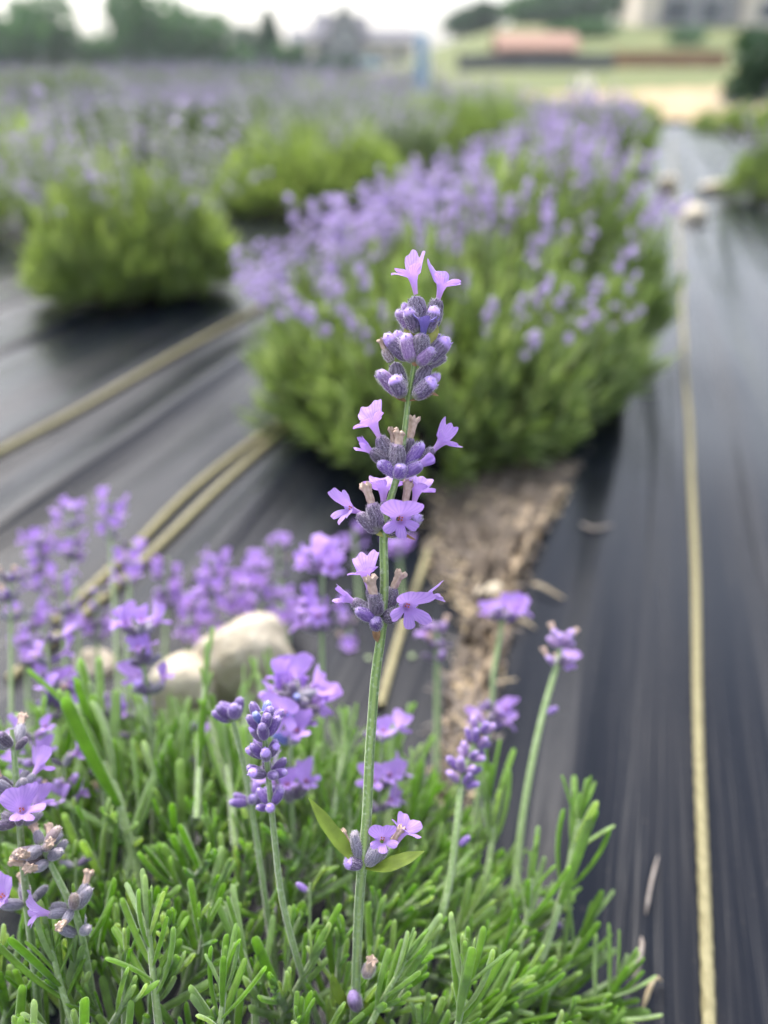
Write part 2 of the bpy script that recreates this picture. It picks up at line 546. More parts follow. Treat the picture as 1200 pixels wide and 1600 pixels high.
def fabric_material():
    m, nt, nd, ln, b, out = mat('woven_weed_fabric')
    uv = N(nt, 'ShaderNodeUVMap')
    mp = N(nt, 'ShaderNodeMapping'); mp.inputs['Scale'].default_value = (22, 1.6, 1); ln.new(uv.outputs[0], mp.inputs['Vector'])
    no = N(nt, 'ShaderNodeTexNoise', i_Scale=1.0, i_Detail=7.0, i_Roughness=0.6); ln.new(mp.outputs[0], no.inputs['Vector'])
    no2 = N(nt, 'ShaderNodeTexNoise', i_Scale=9.0, i_Detail=6.0, i_Roughness=0.7); ln.new(uv.outputs[0], no2.inputs['Vector'])
    r = ramp(nt, [(0.42, (0, 0, 0)), (0.72, (1, 1, 1))], no.outputs['Fac'])
    r2 = ramp(nt, [(0.35, (0.15, 0.15, 0.15)), (0.7, (1, 1, 1))], no2.outputs['Fac'])
    mu = N(nt, 'ShaderNodeMath', operation='MULTIPLY'); ln.new(r.outputs[0], mu.inputs[0]); ln.new(r2.outputs[0], mu.inputs[1])
    base = mixc(nt, mu.outputs[0], (0.004, 0.006, 0.012), (0.024, 0.023, 0.025))
    no3 = N(nt, 'ShaderNodeTexNoise', i_Scale=420.0, i_Detail=2.0); ln.new(uv.outputs[0], no3.inputs['Vector'])
    r3 = ramp(nt, [(0.68, (0, 0, 0)), (0.76, (1, 1, 1))], no3.outputs['Fac'])
    mu3 = N(nt, 'ShaderNodeMath', operation='MULTIPLY'); mu3.inputs[1].default_value = 0.5; ln.new(r3.outputs[0], mu3.inputs[0])
    ln.new(mixc(nt, mu3.outputs[0], base, (0.09, 0.08, 0.07)), b.inputs['Base Color'])
    rr = N(nt, 'ShaderNodeMapRange', i_To_Min=0.17, i_To_Max=0.34); ln.new(no.outputs['Fac'], rr.inputs['Value']); ln.new(rr.outputs[0], b.inputs['Roughness'])
    b.inputs['IOR'].default_value = 1.5
    b.inputs['Specular IOR Level'].default_value = 0.05
    b.inputs['Coat Weight'].default_value = 0.7
    b.inputs['Coat IOR'].default_value = 1.28
    b.inputs['Coat Roughness'].default_value = 0.26
    # flat woven tapes
    wa = N(nt, 'ShaderNodeTexWave', wave_type='BANDS', bands_direction='X', i_Scale=130.0)
    wb = N(nt, 'ShaderNodeTexWave', wave_type='BANDS', bands_direction='Y', i_Scale=130.0)
    ln.new(uv.outputs[0], wa.inputs['Vector']); ln.new(uv.outputs[0], wb.inputs['Vector'])
    mw = N(nt, 'ShaderNodeMath', operation='ADD'); ln.new(wa.outputs['Fac'], mw.inputs[0]); ln.new(wb.outputs['Fac'], mw.inputs[1])
    bp = N(nt, 'ShaderNodeBump', i_Strength=0.06, i_Distance=0.0006); ln.new(mw.outputs[0], bp.inputs['Height'])
    mp2 = N(nt, 'ShaderNodeMapping'); mp2.inputs['Scale'].default_value = (75, 2.6, 1); ln.new(uv.outputs[0], mp2.inputs['Vector'])
    nw = N(nt, 'ShaderNodeTexNoise', i_Scale=1.0, i_Detail=4.0, i_Distortion=0.6); ln.new(mp2.outputs[0], nw.inputs['Vector'])
    bp2 = N(nt, 'ShaderNodeBump', i_Strength=0.5, i_Distance=0.006); ln.new(nw.outputs['Fac'], bp2.inputs['Height']); ln.new(bp.outputs[0], bp2.inputs['Normal'])
    ln.new(bp2.outputs[0], b.inputs['Normal']); ln.new(bp2.outputs[0], b.inputs['Coat Normal'])
    return m


M_FABRIC = fabric_material()
M_SOIL = plain('dry_soil', (0.075, 0.060, 0.048), 0.95, 0.4, 90, 0.8, dist=0.004, col2=(0.21, 0.17, 0.135))
M_SAND = plain('sandy_mulch', (0.24, 0.185, 0.125), 0.95, 0.4, 130, 0.5, dist=0.003, col2=(0.42, 0.33, 0.235))
M_LAWN = plain('mown_lawn', (0.085, 0.115, 0.033), 0.95, 0.3, 0.25, col2=(0.16, 0.17, 0.06))
M_HAY = plain('bleached_straw_ground', (0.30, 0.23, 0.13), 0.95, 0.3, 1.5, col2=(0.45, 0.35, 0.22))
M_GROUND = plain('bare_soil', (0.14, 0.13, 0.10), 0.95, 0.3, 3.0)
M_BARK = plain('bark', (0.09, 0.065, 0.05), 0.95, 0.35, 20, 0.6)

# ------------------------------------------------------------------ ground
RIDGES = []
_rr = np.random.default_rng(5)
u0 = -3.4
while u0 < 2.0:
    RIDGES.append((u0, _rr.uniform(0.009, 0.024), _rr.uniform(0.004, 0.013), _rr.uniform(0.4, 1.6), _rr.uniform(0, 6.3), _rr.uniform(0.006, 0.022)))
    u0 += _rr.uniform(0.03, 0.085)


def fabric_z(u, v):
    u = np.asarray(u, float); v = np.asarray(v, float)
    z = np.zeros(np.broadcast(u, v).shape)
    for c, w, a, k, ph, dr in RIDGES:
        cu = c + dr * np.sin(v * k + ph) + dr * 0.5 * np.sin(v * 2.7 * k + ph * 2)
        z = z + a * np.exp(-((u - cu) / w) ** 2) * (0.55 + 0.45 * np.sin(v * k * 2.3 + ph * 3)) * (0.8 + 0.2 * np.sin(v * 6 + ph))
    z = z + 0.0012 * np.sin(v * 21 + u * 9) * np.sin(u * 17)
    return z + 0.004


def smooth(a, b, x):
    t = np.clip((x - a) / (b - a), 0, 1)
    return t * t * (3 - 2 * t)


def terrain_z(x, y):
    x = np.asarray(x, float); y = np.asarray(y, float)
    q = x / np.maximum(y, 1.0)
    side = smooth(-0.04, 0.16, q)
    rise = np.interp(y, [0, 12, 30, 48, 62, 92, 150, 420], [0, 0, -0.10, -0.05, 0.35, 3.7, 6.0, 6.0])
    flat = np.interp(y, [0, 20, 90, 150, 420], [0, -.05, -.5, -.5, -.5])
    return flat * (1 - side) + rise * side


def sheet(name, X, Y, Z, m, uv=None, kind='structure'):
    a, b = X.shape
    mb = MB()
    if uv is None: uv = np.stack([X, Y], -1)
    mb.add(np.stack([X, Y, Z], -1).reshape(-1, 3), grid_faces(a, b), uv.reshape(-1, 2))
    return tag(link(name, mb.mesh(name, m)), kind=kind)


ys = np.concatenate([np.linspace(-3, 12, 16), np.geomspace(13, 420, 60)])
xs = np.concatenate([-np.geomspace(400, 2, 40), np.linspace(-1.5, 1.5, 7), np.geomspace(2, 400, 40)])
YY, XX = np.meshgrid(ys, xs, indexing='ij')
sheet('lawn', XX, YY, terrain_z(XX, YY) - 0.012 - 0.02 * smooth(5, 9, YY) * 0, M_LAWN)
us = np.linspace(-9, 1.6, 60); vs = np.linspace(-2, 9.5, 60)
VV, UU = np.meshgrid(vs, us, indexing='ij')
sheet('field_soil', UU * ACR[0] + VV * ROW[0], UU * ACR[1] + VV * ROW[1], np.full(UU.shape, -0.006), M_GROUND)

us = np.concatenate([np.linspace(-3.6, -1.3, 160), np.linspace(-1.294, 1.05, 470)])
vs = np.concatenate([np.linspace(-0.5, 0, 8), np.geomspace(0.03, 5.3, 110)])
VV, UU = np.meshgrid(vs, us, indexing='ij')
sheet('weed_fabric', UU * ACR[0] + VV * ROW[0], UU * ACR[1] + VV * ROW[1], fabric_z(UU, VV), M_FABRIC, uv=np.stack([UU, VV], -1))


def soil_patch(name, outline, height, m, seed):
    """a low uneven heap of soil inside an outline of ground points"""
    o = np.asarray(outline, float)[:, :2]
    c = o.mean(0)
    n = 72
    cl = np.vstack([o, o[:1]])
    ring = spline(cl, n + 1)[:n]
    rr = np.random.default_rng(seed)
    K = 14
    V = []
    for k in range(K + 1):
        t = k / K
        p = c + (ring - c) * t
        zz = height * (1 - t ** 2.2) + 0.0035 * rr.normal(0, 1, n) * (1 - t ** 4)
        p = p + rr.normal(0, 0.0022, p.shape) * (0.3 + t) + (0.006 * np.sin(np.arange(n) * .9 + seed) + 0.004 * np.sin(np.arange(n) * 2.3))[:, None] * t * (ring - c) / np.linalg.norm(ring - c, axis=1)[:, None]
        uvw = np.stack([p @ ACR, p @ ROW], 1)
        V.append(np.column_stack([p, fabric_z(uvw[:, 0], uvw[:, 1]) + 0.0035 + np.maximum(zz, 0) - (0.006 if k == K else 0)]))
    V = np.concatenate(V)
    mb = MB(); mb.add(V, grid_faces(K + 1, n, True), V[:, :2])
    return tag(link(name, mb.mesh(name, m)), kind='structure')


pts = [G(x, y) for x, y in [(905, 735), (872, 800), (838, 858), (806, 930), (796, 1000), (770, 1075), (748, 1150), (735, 1240), (690, 1250), (692, 1150), (712, 1060), (728, 985), (694, 930), (672, 860), (668, 800), (700, 745), (800, 700)]]
SOIL_OUT = pts
soil_patch('soil_bed', pts, 0.006, M_SOIL, 3)
SAND = [G(x, y) for x, y in [(893, 748), (868, 800), (834, 858), (803, 930), (792, 1000), (766, 1075), (744, 1150), (728, 1225), (702, 1235), (704, 1150), (726, 1060), (742, 985), (752, 920), (775, 860), (812, 795), (850, 752)]]
soil_patch('sand_strip', SAND, 0.005, M_SAND, 6)

# straw-covered ground where the rows end, on the lawn
a = [G(*q) for q in [(700, 197), (1000, 193), (1250, 189)]]
def straw_sheet():
    X = []; Y = []
    far = [(815, 150), (1010, 142), (1330, 136)]
    for t in np.linspace(0, 1, 20):
        row = spline([(780, 200), (1010, 196), (1330, 192)], 40) * (1 - t) + spline(far, 40) * t
        q = np.array([G(px, py) for px, py in row])
        X.append(q[:, 0]); Y.append(q[:, 1])
    X = np.array(X); Y = np.array(Y)
    Z = 0.004 + 0.03 * np.random.default_rng(2).random(X.shape)
    sheet('straw_ground', X, Y, Z, M_HAY)
straw_sheet()

# ------------------------------------------------------------------ plant pieces
def calyx_mb(L, W, seg=30, rows=16, hair=0, hairlen=0.00035, kind='calyx'):
    t = np.linspace(0, 1, rows)
    # narrow foot, swelling, slightly narrowed mouth, rounded closed tip
    r = np.interp(t, [0, .06, .2, .45, .7, .86, .94, 1.0], [.18, .30, .43, .5, .47, .38, .24, .0]) * W
    mb = lathe(t * L, r, seg, 13 if seg > 20 else 8, 0.03)
    if hair:
        tt = RNG.uniform(0.05, 1, hair); th = RNG.uniform(0, 2 * PI, hair)
        rr_ = np.interp(tt, t, r)
        p = np.stack([rr_ * np.cos(th), rr_ * np.sin(th), tt * L], 1)
        n = np.stack([np.cos(th), np.sin(th), 0.5 * np.ones(hair) + tt], 1); n /= np.linalg.norm(n, axis=1)[:, None]
        hairs(mb, p, n, hairlen, 0.000026, 1)
    # small teeth round the mouth
    for k in range(5):
        a = k * 2 * PI / 5 + 0.3
        c = np.array([math.cos(a), math.sin(a), 0]); s = np.array([-c[1], c[0], 0])
        z0 = np.array([0, 0, L])
        b0 = c * W * 0.36 + z0 * 0.86
        V = [b0 - s * W * .10, b0 + s * W * .10, b0 + c * W * .02 + z0 * .12, b0 + c * W * .05 + z0 * .04]
        mb.add(V, [[0, 1, 2], [0, 3, 1], [1, 3, 2], [2, 3, 0]], np.array([[0.05, .85]] * 4), 0)
    return mb


def flower_mb(seed, size=1.0, up=4.4, low=3.0, tube_len=4.2, up_flare=(8, 62), low_flare=(20, 92), nth=72, ns=9, nl=11, closed=0.0, anther=True, wide=0.62):
    up = up * 1.30; low = low * 1.22
    """two-lipped corolla, axis +Z, upper lip +Y; lengths in mm"""
    rr = np.random.default_rng(seed)
    th = np.linspace(0, 2 * PI, nth, endpoint=False)
    def lobes(cs):
        out = np.zeros(nth)
        for c, hw, L in cs:
            d = np.abs((th - c + PI) % (2 * PI) - PI)
            x = np.clip(d / hw, 0, 1)
            out = np.maximum(out, L * (1 - x ** 2.6) ** 0.55)
        return out
    j = lambda s: rr.normal(0, s)
    U = lobes([(PI / 2 + .44 + j(.05), .66, up * (1 + j(.07))), (PI / 2 - .44 + j(.05), .66, up * (1 + j(.07)))])
    Lw = lobes([(-PI / 2 + j(.06), .47, low * (1 + j(.1))), (-PI / 2 - .98 + j(.06), .50, low * (1.0 + j(.1))), (-PI / 2 + .98 + j(.06), .50, low * (1.0 + j(.1)))])
    L = np.maximum(np.maximum(U, Lw), 0.55)
    L = L * (1 + 0.028 * np.sin(th * 11 + seed) + 0.014 * np.sin(th * 19 + 2 * seed))
    # flare angles
    wu = smooth(-0.05, 0.35, np.sin(th))
    f0 = rad(1) * (low_flare[0] * (1 - wu) + up_flare[0] * wu)
    f1 = rad(1) * (low_flare[1] * (1 - wu) + up_flare[1] * wu) * (1 - closed) - rad(50) * closed
    rows = []
    tz = np.linspace(0, 1, ns)
    rt = np.interp(tz, [0, .3, .7, 1], [.62, .72, 1.0, 1.45])
    for k in range(ns):
        rows.append(np.stack([rt[k] * np.cos(th), rt[k] * np.sin(th) * 0.95, np.full(nth, tz[k] * tube_len)], 1))
    r = np.full(nth, rt[-1]); z = np.full(nth, tube_len)
    # lobes curl a little about their own midline
    ph1, ph2 = rr.uniform(0, 6.3, 2)
    for k in range(1, nl + 1):
        t = k / nl
        a = f0 + (f1 - f0) * t
        r = r + L / nl * np.sin(a); z = z + L / nl * np.cos(a)
        zz = z + t * t * (0.34 * np.sin(th * 5 + ph1) + 0.26 * np.sin(th * 9 + ph2) + .10 * np.sin(th * 17 + ph1)) * (L / up)
        rows.append(np.stack([r * np.cos(th) * (1 + wide * (wu + .3) * math.sin(t * 2.2)), r * np.sin(th), zz], 1))
    V = np.concatenate(rows) * 0.001 * size
    n = len(rows)
    vv = np.concatenate([np.linspace(0, 0.45, ns), np.linspace(0.45, 1, nl + 1)[1:]])
    uv = np.stack(np.broadcast_arrays((th / (2 * PI))[None], vv[:, None]), -1).reshape(-1, 2)
    mb = MB(); mb.add(V, grid_faces(n, nth, True), uv, 0)
    if anther:
        sv, sf = icosphere(1)
        for q in range(4):
            a = q * PI / 2 + .5
            c = np.array([.55 * math.cos(a), .30 + .45 * math.sin(a), tube_len - .25 + .25 * (q % 2)])
            mb.add((sv * [.30, .26, .34] + c) * 0.001 * size, sf, None, 1)
    return mb


def dry_mb(L, W, seed):
    """shrivelled brown corolla tube with a crumpled mouth"""
    rr = np.random.default_rng(seed)
    n, seg = 14, 22
    t = np.linspace(0, 1, n); th = np.linspace(0, 2 * PI, seg, endpoint=False)
    r = np.interp(t, [0, .2, .5, .7, .88, 1], [.30, .38, .36, .40, .56, .46]) * W
    fold = 1 + (0.12 + 0.25 * t[:, None]) * np.sin(5 * th[None] + rr.uniform(0, 6) + 1.2 * t[:, None]) * 0.8 + 0.10 * rr.normal(0, 1, (n, seg)) * t[:, None]
    bend = rr.uniform(-.3, .3, 2)
    V = np.stack([r[:, None] * fold * np.cos(th) + (bend[0] * t ** 2 * L)[:, None] * 0.5,
                  r[:, None] * fold * np.sin(th) + (bend[1] * t ** 2 * L)[:, None] * 0.5,
                  (t * L)[:, None] + 0.10 * L * np.sin(5 * th[None] + 1) * t[:, None] ** 4], -1)
    uv = np.stack(np.broadcast_arrays((th / 6.283)[None], t[:, None]), -1).reshape(-1, 2)
    mb = MB(); mb.add(V.reshape(-1, 3), grid_faces(n, seg, True), uv, 0)
    c = V[-1].mean(0) - [0, 0, .12 * L]
    k = np.arange(seg)
    mb.add(np.vstack([V[-1], c]), np.stack([k, (k + 1) % seg, np.full(seg, seg)], 1), None, 0)
    return mb


def blob_mb(L, W, seg=10, rows=8):
    t = np.linspace(0, 1, rows)
    return lathe(t * L, np.sqrt(np.clip(1 - (2 * t - 1) ** 2, 0, 1)) * W / 2 * (1 - .25 * (t - .5)), seg)


def blade_mb(path, width, thick, up, nw=6, tip=0.3, base=0.55, cup=0.18, mat=0):
    """a flat pointed leaf with a raised underside rib along a path"""
    p = np.asarray(path, float); n = len(p)
    t = np.linspace(0, 1, n)
    w = np.interp(t, [0, .12, .45, .75, .92, 1], [base * .5, base, 1, .82, tip, .04]) * width / 2
    tg = np.gradient(p, axis=0); tg /= np.linalg.norm(tg, axis=1)[:, None]
    up = np.asarray(up, float)
    V = []
    s = np.linspace(-1, 1, nw + 1)
    for sign in (1, -1):
        for i in range(n):
            nn = up - tg[i] * (up @ tg[i]); nn /= np.linalg.norm(nn)
            sd = np.cross(tg[i], nn)
            off = cup * w[i] * np.abs(s) ** 1.5 - 0.10 * w[i] * np.exp(-(s / .12) ** 2)
            thk = sign * thick * np.sqrt(np.clip(1 - s ** 2, 0, 1)) * min(1, w[i] / (width * .2))
            V.append(p[i] + (s * w[i])[:, None] * sd + (off + thk)[:, None] * nn)
    V = np.array(V)
    b = nw + 1
    uv = np.stack(np.broadcast_arrays((s * .5 + .5)[None], t[:, None]), -1).reshape(-1, 2)
    mb = MB()
    f = grid_faces(n, b)
    mb.add(V[:n].reshape(-1, 3), f, uv, mat)
    mb.add(V[n:].reshape(-1, 3), f[:, ::-1], uv, mat)
    return mb


# ------------------------------------------------------------------ the sharp flower stalk
def hero_depth(y):
    return float(np.interp(y, [380, 900, 1350, 1620, 1800], [0.1985, 0.1995, 0.205, 0.228, 0.25]))


def cam_vec(r, u, t):
    """right, up, towards the camera -> world"""
    return r * RGT + u * UPV - t * FWD


MM = 0.001
HERO_PATH = [(662, 500), (655, 540), (648, 570), (637, 625), (630, 680), (622, 738), (609, 790), (601, 838), (600, 900), (596, 975), (588, 1050), (583, 1120), (576, 1200), (571, 1290), (567, 1348), (562, 1420), (557, 1500), (552, 1600), (546, 1720)]
hp = [P(x, y, hero_depth(y)) for x, y in HERO_PATH]
base_pt = np.array([hp[-1][0] - 0.004, hp[-1][1] - 0.006, 0.005])
hp.append(base_pt)
hero = thing('lavender_stalk', base_pt, 'tall sharp lavender flower stalk standing alone, open flowers in six whorls up its stem', 'lavender stalk', 'lavender flower stalks of the near plant')
HB = np.array(hero.location)
sp_ = spline(hp, 150)
yy_w = np.interp(np.linspace(0, len(hp) - 1, 150), range(len(hp)), [6, 7, 8, 8.5, 10, 11, 12.5, 14, 14.5, 15.5, 16.5, 16.5, 17, 17.5, 17.5, 17, 17, 17, 17, 17])
sr = yy_w / 2 / F * 0.2 * 0.86
_yy = np.array([project(q)[1] for q in sp_])
for _yn in (568, 622, 742, 829, 968, 1350, 1560):
    sr = sr * (1 + .30 * np.exp(-((_yy - _yn) / 7.0) ** 2))
sp_[:, 0] += .00025 * np.sin(_yy / 47.0)
mb = tube(sp_ - HB, sr, 24, prof=lambda th: 1 + 0.10 * np.cos(4 * th) - 0.05 * np.cos(8 * th))
ii = RNG.integers(2, 118, 2600)
thh = RNG.uniform(0, 2 * PI, 2600)
tgt = np.gradient(sp_, axis=0); tgt /= np.linalg.norm(tgt, axis=1)[:, None]
xx_ = np.cross(tgt, [0, 1, 0]); xx_ /= np.linalg.norm(xx_, axis=1)[:, None]; yy_ = np.cross(tgt, xx_)
nn_ = np.cos(thh)[:, None] * xx_[ii] + np.sin(thh)[:, None] * yy_[ii]
hairs(mb, sp_[ii] - HB + nn_ * sr[ii][:, None] * .97 + tgt[ii] * RNG.uniform(-.0006, .0006, (2600, 1)), nn_, 0.00034, 0.000022, 1)
link('stem', mb.mesh('stem', [M_STEM, M_HAIR]), hero)


def px_pt(x, y, off):
    """hero point at pixel x,y, off mm nearer the camera than the stem"""
    return P(x, y, hero_depth(y) - off * MM)


def calyx(root, bx, by, tx, ty, w, kind='dark', ob=0.6, ot=1.5, dep=None, hair=1000, name='calyx'):
    if dep is None:
        a, b = px_pt(bx, by, ob), px_pt(tx, ty, ot)
        d0 = hero_depth(by)
    else:
        a, b = P(bx, by, dep - ob * MM), P(tx, ty, dep - ot * MM); d0 = dep
    L = np.linalg.norm(b - a)
    mb = calyx_mb(L, w / F * d0, seg=39, hair=hair, hairlen=.00055)
    # no two calyces are equally plump: press each one a little out of round
    V0 = mb.v[0]; ph = RNG.uniform(0, 6.28, 4)
    q0 = 1 + .07 * np.sin(V0[:, 2] / L * 5 + ph[0]) + .09 * np.sin(2 * np.arctan2(V0[:, 1], V0[:, 0]) + ph[1]) + .04 * np.sin(5 * np.arctan2(V0[:, 1], V0[:, 0]) + V0[:, 2] / L * 7 + ph[2])
    mb.v[0] = V0 * np.stack([q0, q0, np.ones(len(q0))], 1) + np.stack([.05 * L * np.sin(V0[:, 2] / L * 2.4 + ph[3]), np.zeros(len(q0)), np.zeros(len(q0))], 1) * (V0[:, 2:3] / L)
    R = frame_z(b - a, cam_vec(0, .3, 1))
    o = link(name, mb.mesh(name, [M_CAL[kind], M_HAIR]), root, under(root, M4(R, a)))
    o['_w'] = 0
    return o, M4(R, a), b


def sub(parent_o, Mparent, name, me, Mw):
    return link(name, me, parent_o, np.linalg.inv(Mparent) @ Mw)


def flower_on(cal, x, y, off, axis, upv, size=1.0, seed=0, m=None, **kw):
    """a corolla whose mouth is seen at x,y; axis and up in camera terms (right, up, towards)"""
    o, Mc, tip = cal
    tl = kw.get('tube_len', 4.2)
    ax = cam_vec(*axis); ax = ax / np.linalg.norm(ax)
    mouth = px_pt(x, y, off)
    org = mouth - ax * tl * MM * size
    R = frame_z(ax, cam_vec(*upv))
    f = flower_mb(seed, size, **kw)
    me = f.mesh('flower', [m or M_PETAL, M_ANTHER])
    return sub(o, Mc, 'flower', me, M4(R, org))


def dry_on(cal, bx, by, tx, ty, w, ob=1, ot=1.2, seed=0):
    o, Mc, tip = cal
    a, b = px_pt(bx, by, ob), px_pt(tx, ty, ot)
    me = dry_mb(np.linalg.norm(b - a), w / F * .2, seed).mesh('dried_corolla', M_DRY)
    return sub(o, Mc, 'dried_corolla', me, M4(frame_z(b - a, cam_vec(0, 0, 1)), a))


def bud_on(cal, bx, by, tx, ty, w, ob=1, ot=1.4, m=None):
    o, Mc, tip = cal
    a, b = px_pt(bx, by, ob), px_pt(tx, ty, ot)
    L = np.linalg.norm(b - a); W = w / F * .2
    t = np.linspace(0, 1, 12); th = np.linspace(0, 2 * PI, 24, endpoint=False)
    r = np.interp(t, [0, .3, .65, .85, .95, 1], [.26, .34, .46, .50, .40, .12]) * W
    k = 1 + .26 * t[:, None] * np.sin(3 * th[None] + 2 * t[:, None] + bx) + .16 * t[:, None] ** 2 * np.sin(7 * th[None] + bx)
    V = np.stack([r[:, None] * k * np.cos(th), r[:, None] * k * np.sin(th), np.broadcast_to((t * L)[:, None], k.shape)], -1)
    uv = np.stack(np.broadcast_arrays((th / 6.283)[None], t[:, None]), -1).reshape(-1, 2)
    mb = MB(); mb.add(V.reshape(-1, 3), grid_faces(12, 24, True), uv)
    return sub(o, Mc, 'closed_petal', mb.mesh('closed_petal', m or M_PETAL), M4(frame_z(b - a, cam_vec(0, 0, 1)), a))


def bract(root, pts, w, m=M_PAPER, up=(0, .4, 1), name='bract'):
    p = spline([px_pt(*q) for q in pts], 14) - np.array(root.location)
    mb = blade_mb(p, w / F * .2, 0.00012, cam_vec(*up), nw=4)
    return link(name, mb.mesh(name, m), root)


H = hero
# ---- first whorl (top)
c = calyx(H, 657, 506, 646, 463, 27, 'dark', 0, 0)
flower_on(c, 645, 432, 0, (-.18, 1, .12), (.78, .15, -.62), .98, 1, up=5.4, low=3.6, tube_len=4.6, up_flare=(5, 30), low_flare=(30, 88))
c = calyx(H, 668, 514, 684, 466, 25, 'dark', -1, -1)
flower_on(c, 690, 446, -1, (.25, 1, .15), (-.72, .25, -.68), .96, 2, up=4.8, low=3.4, tube_len=4.2, up_flare=(8, 46), low_flare=(25, 95))
calyx(H, 641, 516, 621, 484, 18, 'pink', .5, .6)
calyx(H, 652, 520, 637, 480, 23, 'violet', 1.8, 3)
calyx(H, 640, 505, 631, 473, 14, 'pink', -1, -1.5)
calyx(H, 668, 520, 681, 478, 22, 'violet', 1.2, 2.0)
calyx(H, 672, 516, 688, 484, 18, 'dark', -1.5, -2)
c = calyx(H, 657, 560, 660, 520, 26, 'dark', 2.2, 3.6)
flower_on(c, 663, 503, 3.6, (.08, 1, .25), (0, .3, -1), 1.0, 9, M_BLUEP, up=2.0, low=1.9, tube_len=4.0, up_flare=(20, 70), low_flare=(20, 70), anther=False)
bract(H, [(655, 545, .5), (641, 525, 1), (632, 510, .8)], 16, M_YBRACT)
bract(H, [(660, 545, .5), (675, 524, .5), (683, 506, .2)], 18, M_YBRACT)
# ---- second whorl
calyx(H, 640, 562, 600, 522, 22, 'violet', .8, 1.5)
c = calyx(H, 613, 566, 600, 545, 15, 'spent', 0, 0)
dry_on(c, 602, 548, 594, 530, 12, 0, 0, 4)
calyx(H, 637, 553, 618, 517, 20, 'violet', -1.5, -2)
calyx(H, 646, 566, 631, 521, 26, 'pink', 2.2, 3.4)
calyx(H, 652, 570, 679, 544, 21, 'pink', 2.4, 3.8)
calyx(H, 664, 567, 703, 528, 27, 'violet', .8, 1.2)
calyx(H, 660, 572, 698, 558, 17, 'dark', -.5, -1)
calyx(H, 655, 562, 690, 523, 18, 'pink', -2, -3)
bract(H, [(648, 572, 2), (650, 560, 3), (652, 548, 3.6)], 18, M_PAPER)
# ---- third whorl
calyx(H, 628, 618, 588, 580, 23, 'pink', 1, 1.6)
calyx(H, 630, 612, 616, 566, 27, 'dark', -1, -1.4)
calyx(H, 629, 621, 616, 586, 27, 'violet', 2.2, 4)
calyx(H, 645, 612, 670, 569, 24, 'dark', -.8, -1)
calyx(H, 646, 621, 682, 593, 27, 'violet', 2, 3.4)
calyx(H, 654, 608, 687, 584, 17, 'pink', -.8, -1)
bract(H, [(634, 627, 1), (622, 620, 1.6), (610, 611, 1.5)], 10)
bract(H, [(640, 626, 1), (660, 622, 1.4), (674, 615, 1.6), (686, 619, 1.5)], 8)
# ---- fourth whorl
c = calyx(H, 617, 727, 592, 680, 24, 'dark', .3, .6)
flower_on(c, 583, 662, .6, (-.40, .9, -.10), (.25, .35, -.9), 1.0, 4, up=4.8, low=3.0, tube_len=4.0, up_flare=(5, 34), low_flare=(30, 105))
c = calyx(H, 616, 732, 579, 702, 23, 'dark', 1.4, 2.2)
flower_on(c, 571, 699, 2.1, (-.80, .58, .2), (.4, .8, -.35), .92, 31, up=2.3, low=2.0, tube_len=3.4, up_flare=(0, 16), low_flare=(4, 40), wide=.25, anther=False)
calyx(H, 622, 745, 591, 720, 19, 'bud', 2.4, 3.6)
calyx(H, 622, 748, 629, 725, 22, 'bud', 3, 5)
c = calyx(H, 619, 733, 622, 692, 26, 'dark', 2.4, 3.6)
dry_on(c, 622, 697, 626, 674, 16, 3.4, 3.6, 1)
c = calyx(H, 616, 718, 616, 690, 18, 'dark', 1.4, 1.8)
dry_on(c, 616, 692, 617, 669, 15, 1.7, 1.8, 2)
c = calyx(H, 634, 728, 641, 683, 19, 'dark', -1.2, -1.6)
dry_on(c, 641, 685, 647, 652, 15, -1.6, -1.6, 3)
calyx(H, 629, 738, 660, 690, 20, 'bud', 1, 1.3)
c = calyx(H, 632, 740, 679, 700, 19, 'dark', .6, .8)
flower_on(c, 690, 690, .8, (.72, .8, .10), (-.42, .6, -.7), .94, 5, up=4.7, low=3.3, tube_len=3.8, up_flare=(5, 30), low_flare=(25, 80))
c = calyx(H, 626, 745, 660, 722, 21, 'bud', 2.4, 3.2)
bud_on(c, 652, 728, 679, 714, 17, 3, 3.5)
# ---- fifth whorl
c = calyx(H, 592, 831, 558, 803, 21, 'dark', 1, 1.6)
flower_on(c, 546, 795, 1.8, (-.80, .30, .50), (.15, 1, -.1), .90, 6, up=4.6, low=3.4, tube_len=3.6, up_flare=(8, 50), low_flare=(25, 86))
c = calyx(H, 592, 828, 580, 784, 25, 'dark', 2, 3)
dry_on(c, 581, 788, 571, 755, 16, 2.8, 3, 7)
calyx(H, 601, 826, 603, 781, 19, 'dark', -1.4, -1.8)
c = calyx(H, 600, 815, 600, 786, 18, 'dark', -2.2, -2.6)
flower_on(c, 599, 765, -3.0, (0, 1, -.35), (0, .6, -1), 1.0, 8, up=4.9, low=3.2, tube_len=4.2, up_flare=(5, 40), low_flare=(30, 110))
c = calyx(H, 622, 822, 634, 783, 18, 'dark', -1.2, -1.5)
dry_on(c, 633, 785, 640, 751, 15, -1.2, -1.0, 8)
c = calyx(H, 620, 824, 643, 790, 18, 'dark', -2.2, -2.6)
flower_on(c, 652, 766, -3.0, (.28, 1, -.25), (-.1, .5, -1), .96, 10, up=4.8, low=3.0, tube_len=4.2, up_flare=(5, 40), low_flare=(30, 108))
c = calyx(H, 606, 830, 619, 815, 20, 'dark', 1.4, 3)
flower_on(c, 626, 812, 5, (.18, -.05, 1), (0, 1, .05), .98, 11, up=4.7, low=3.5, tube_len=3.6, up_flare=(15, 62), low_flare=(25, 92))
calyx(H, 622, 832, 660, 806, 19, 'violet', .5, 1)
calyx(H, 606, 836, 634, 830, 15, 'dark', .5, .8)
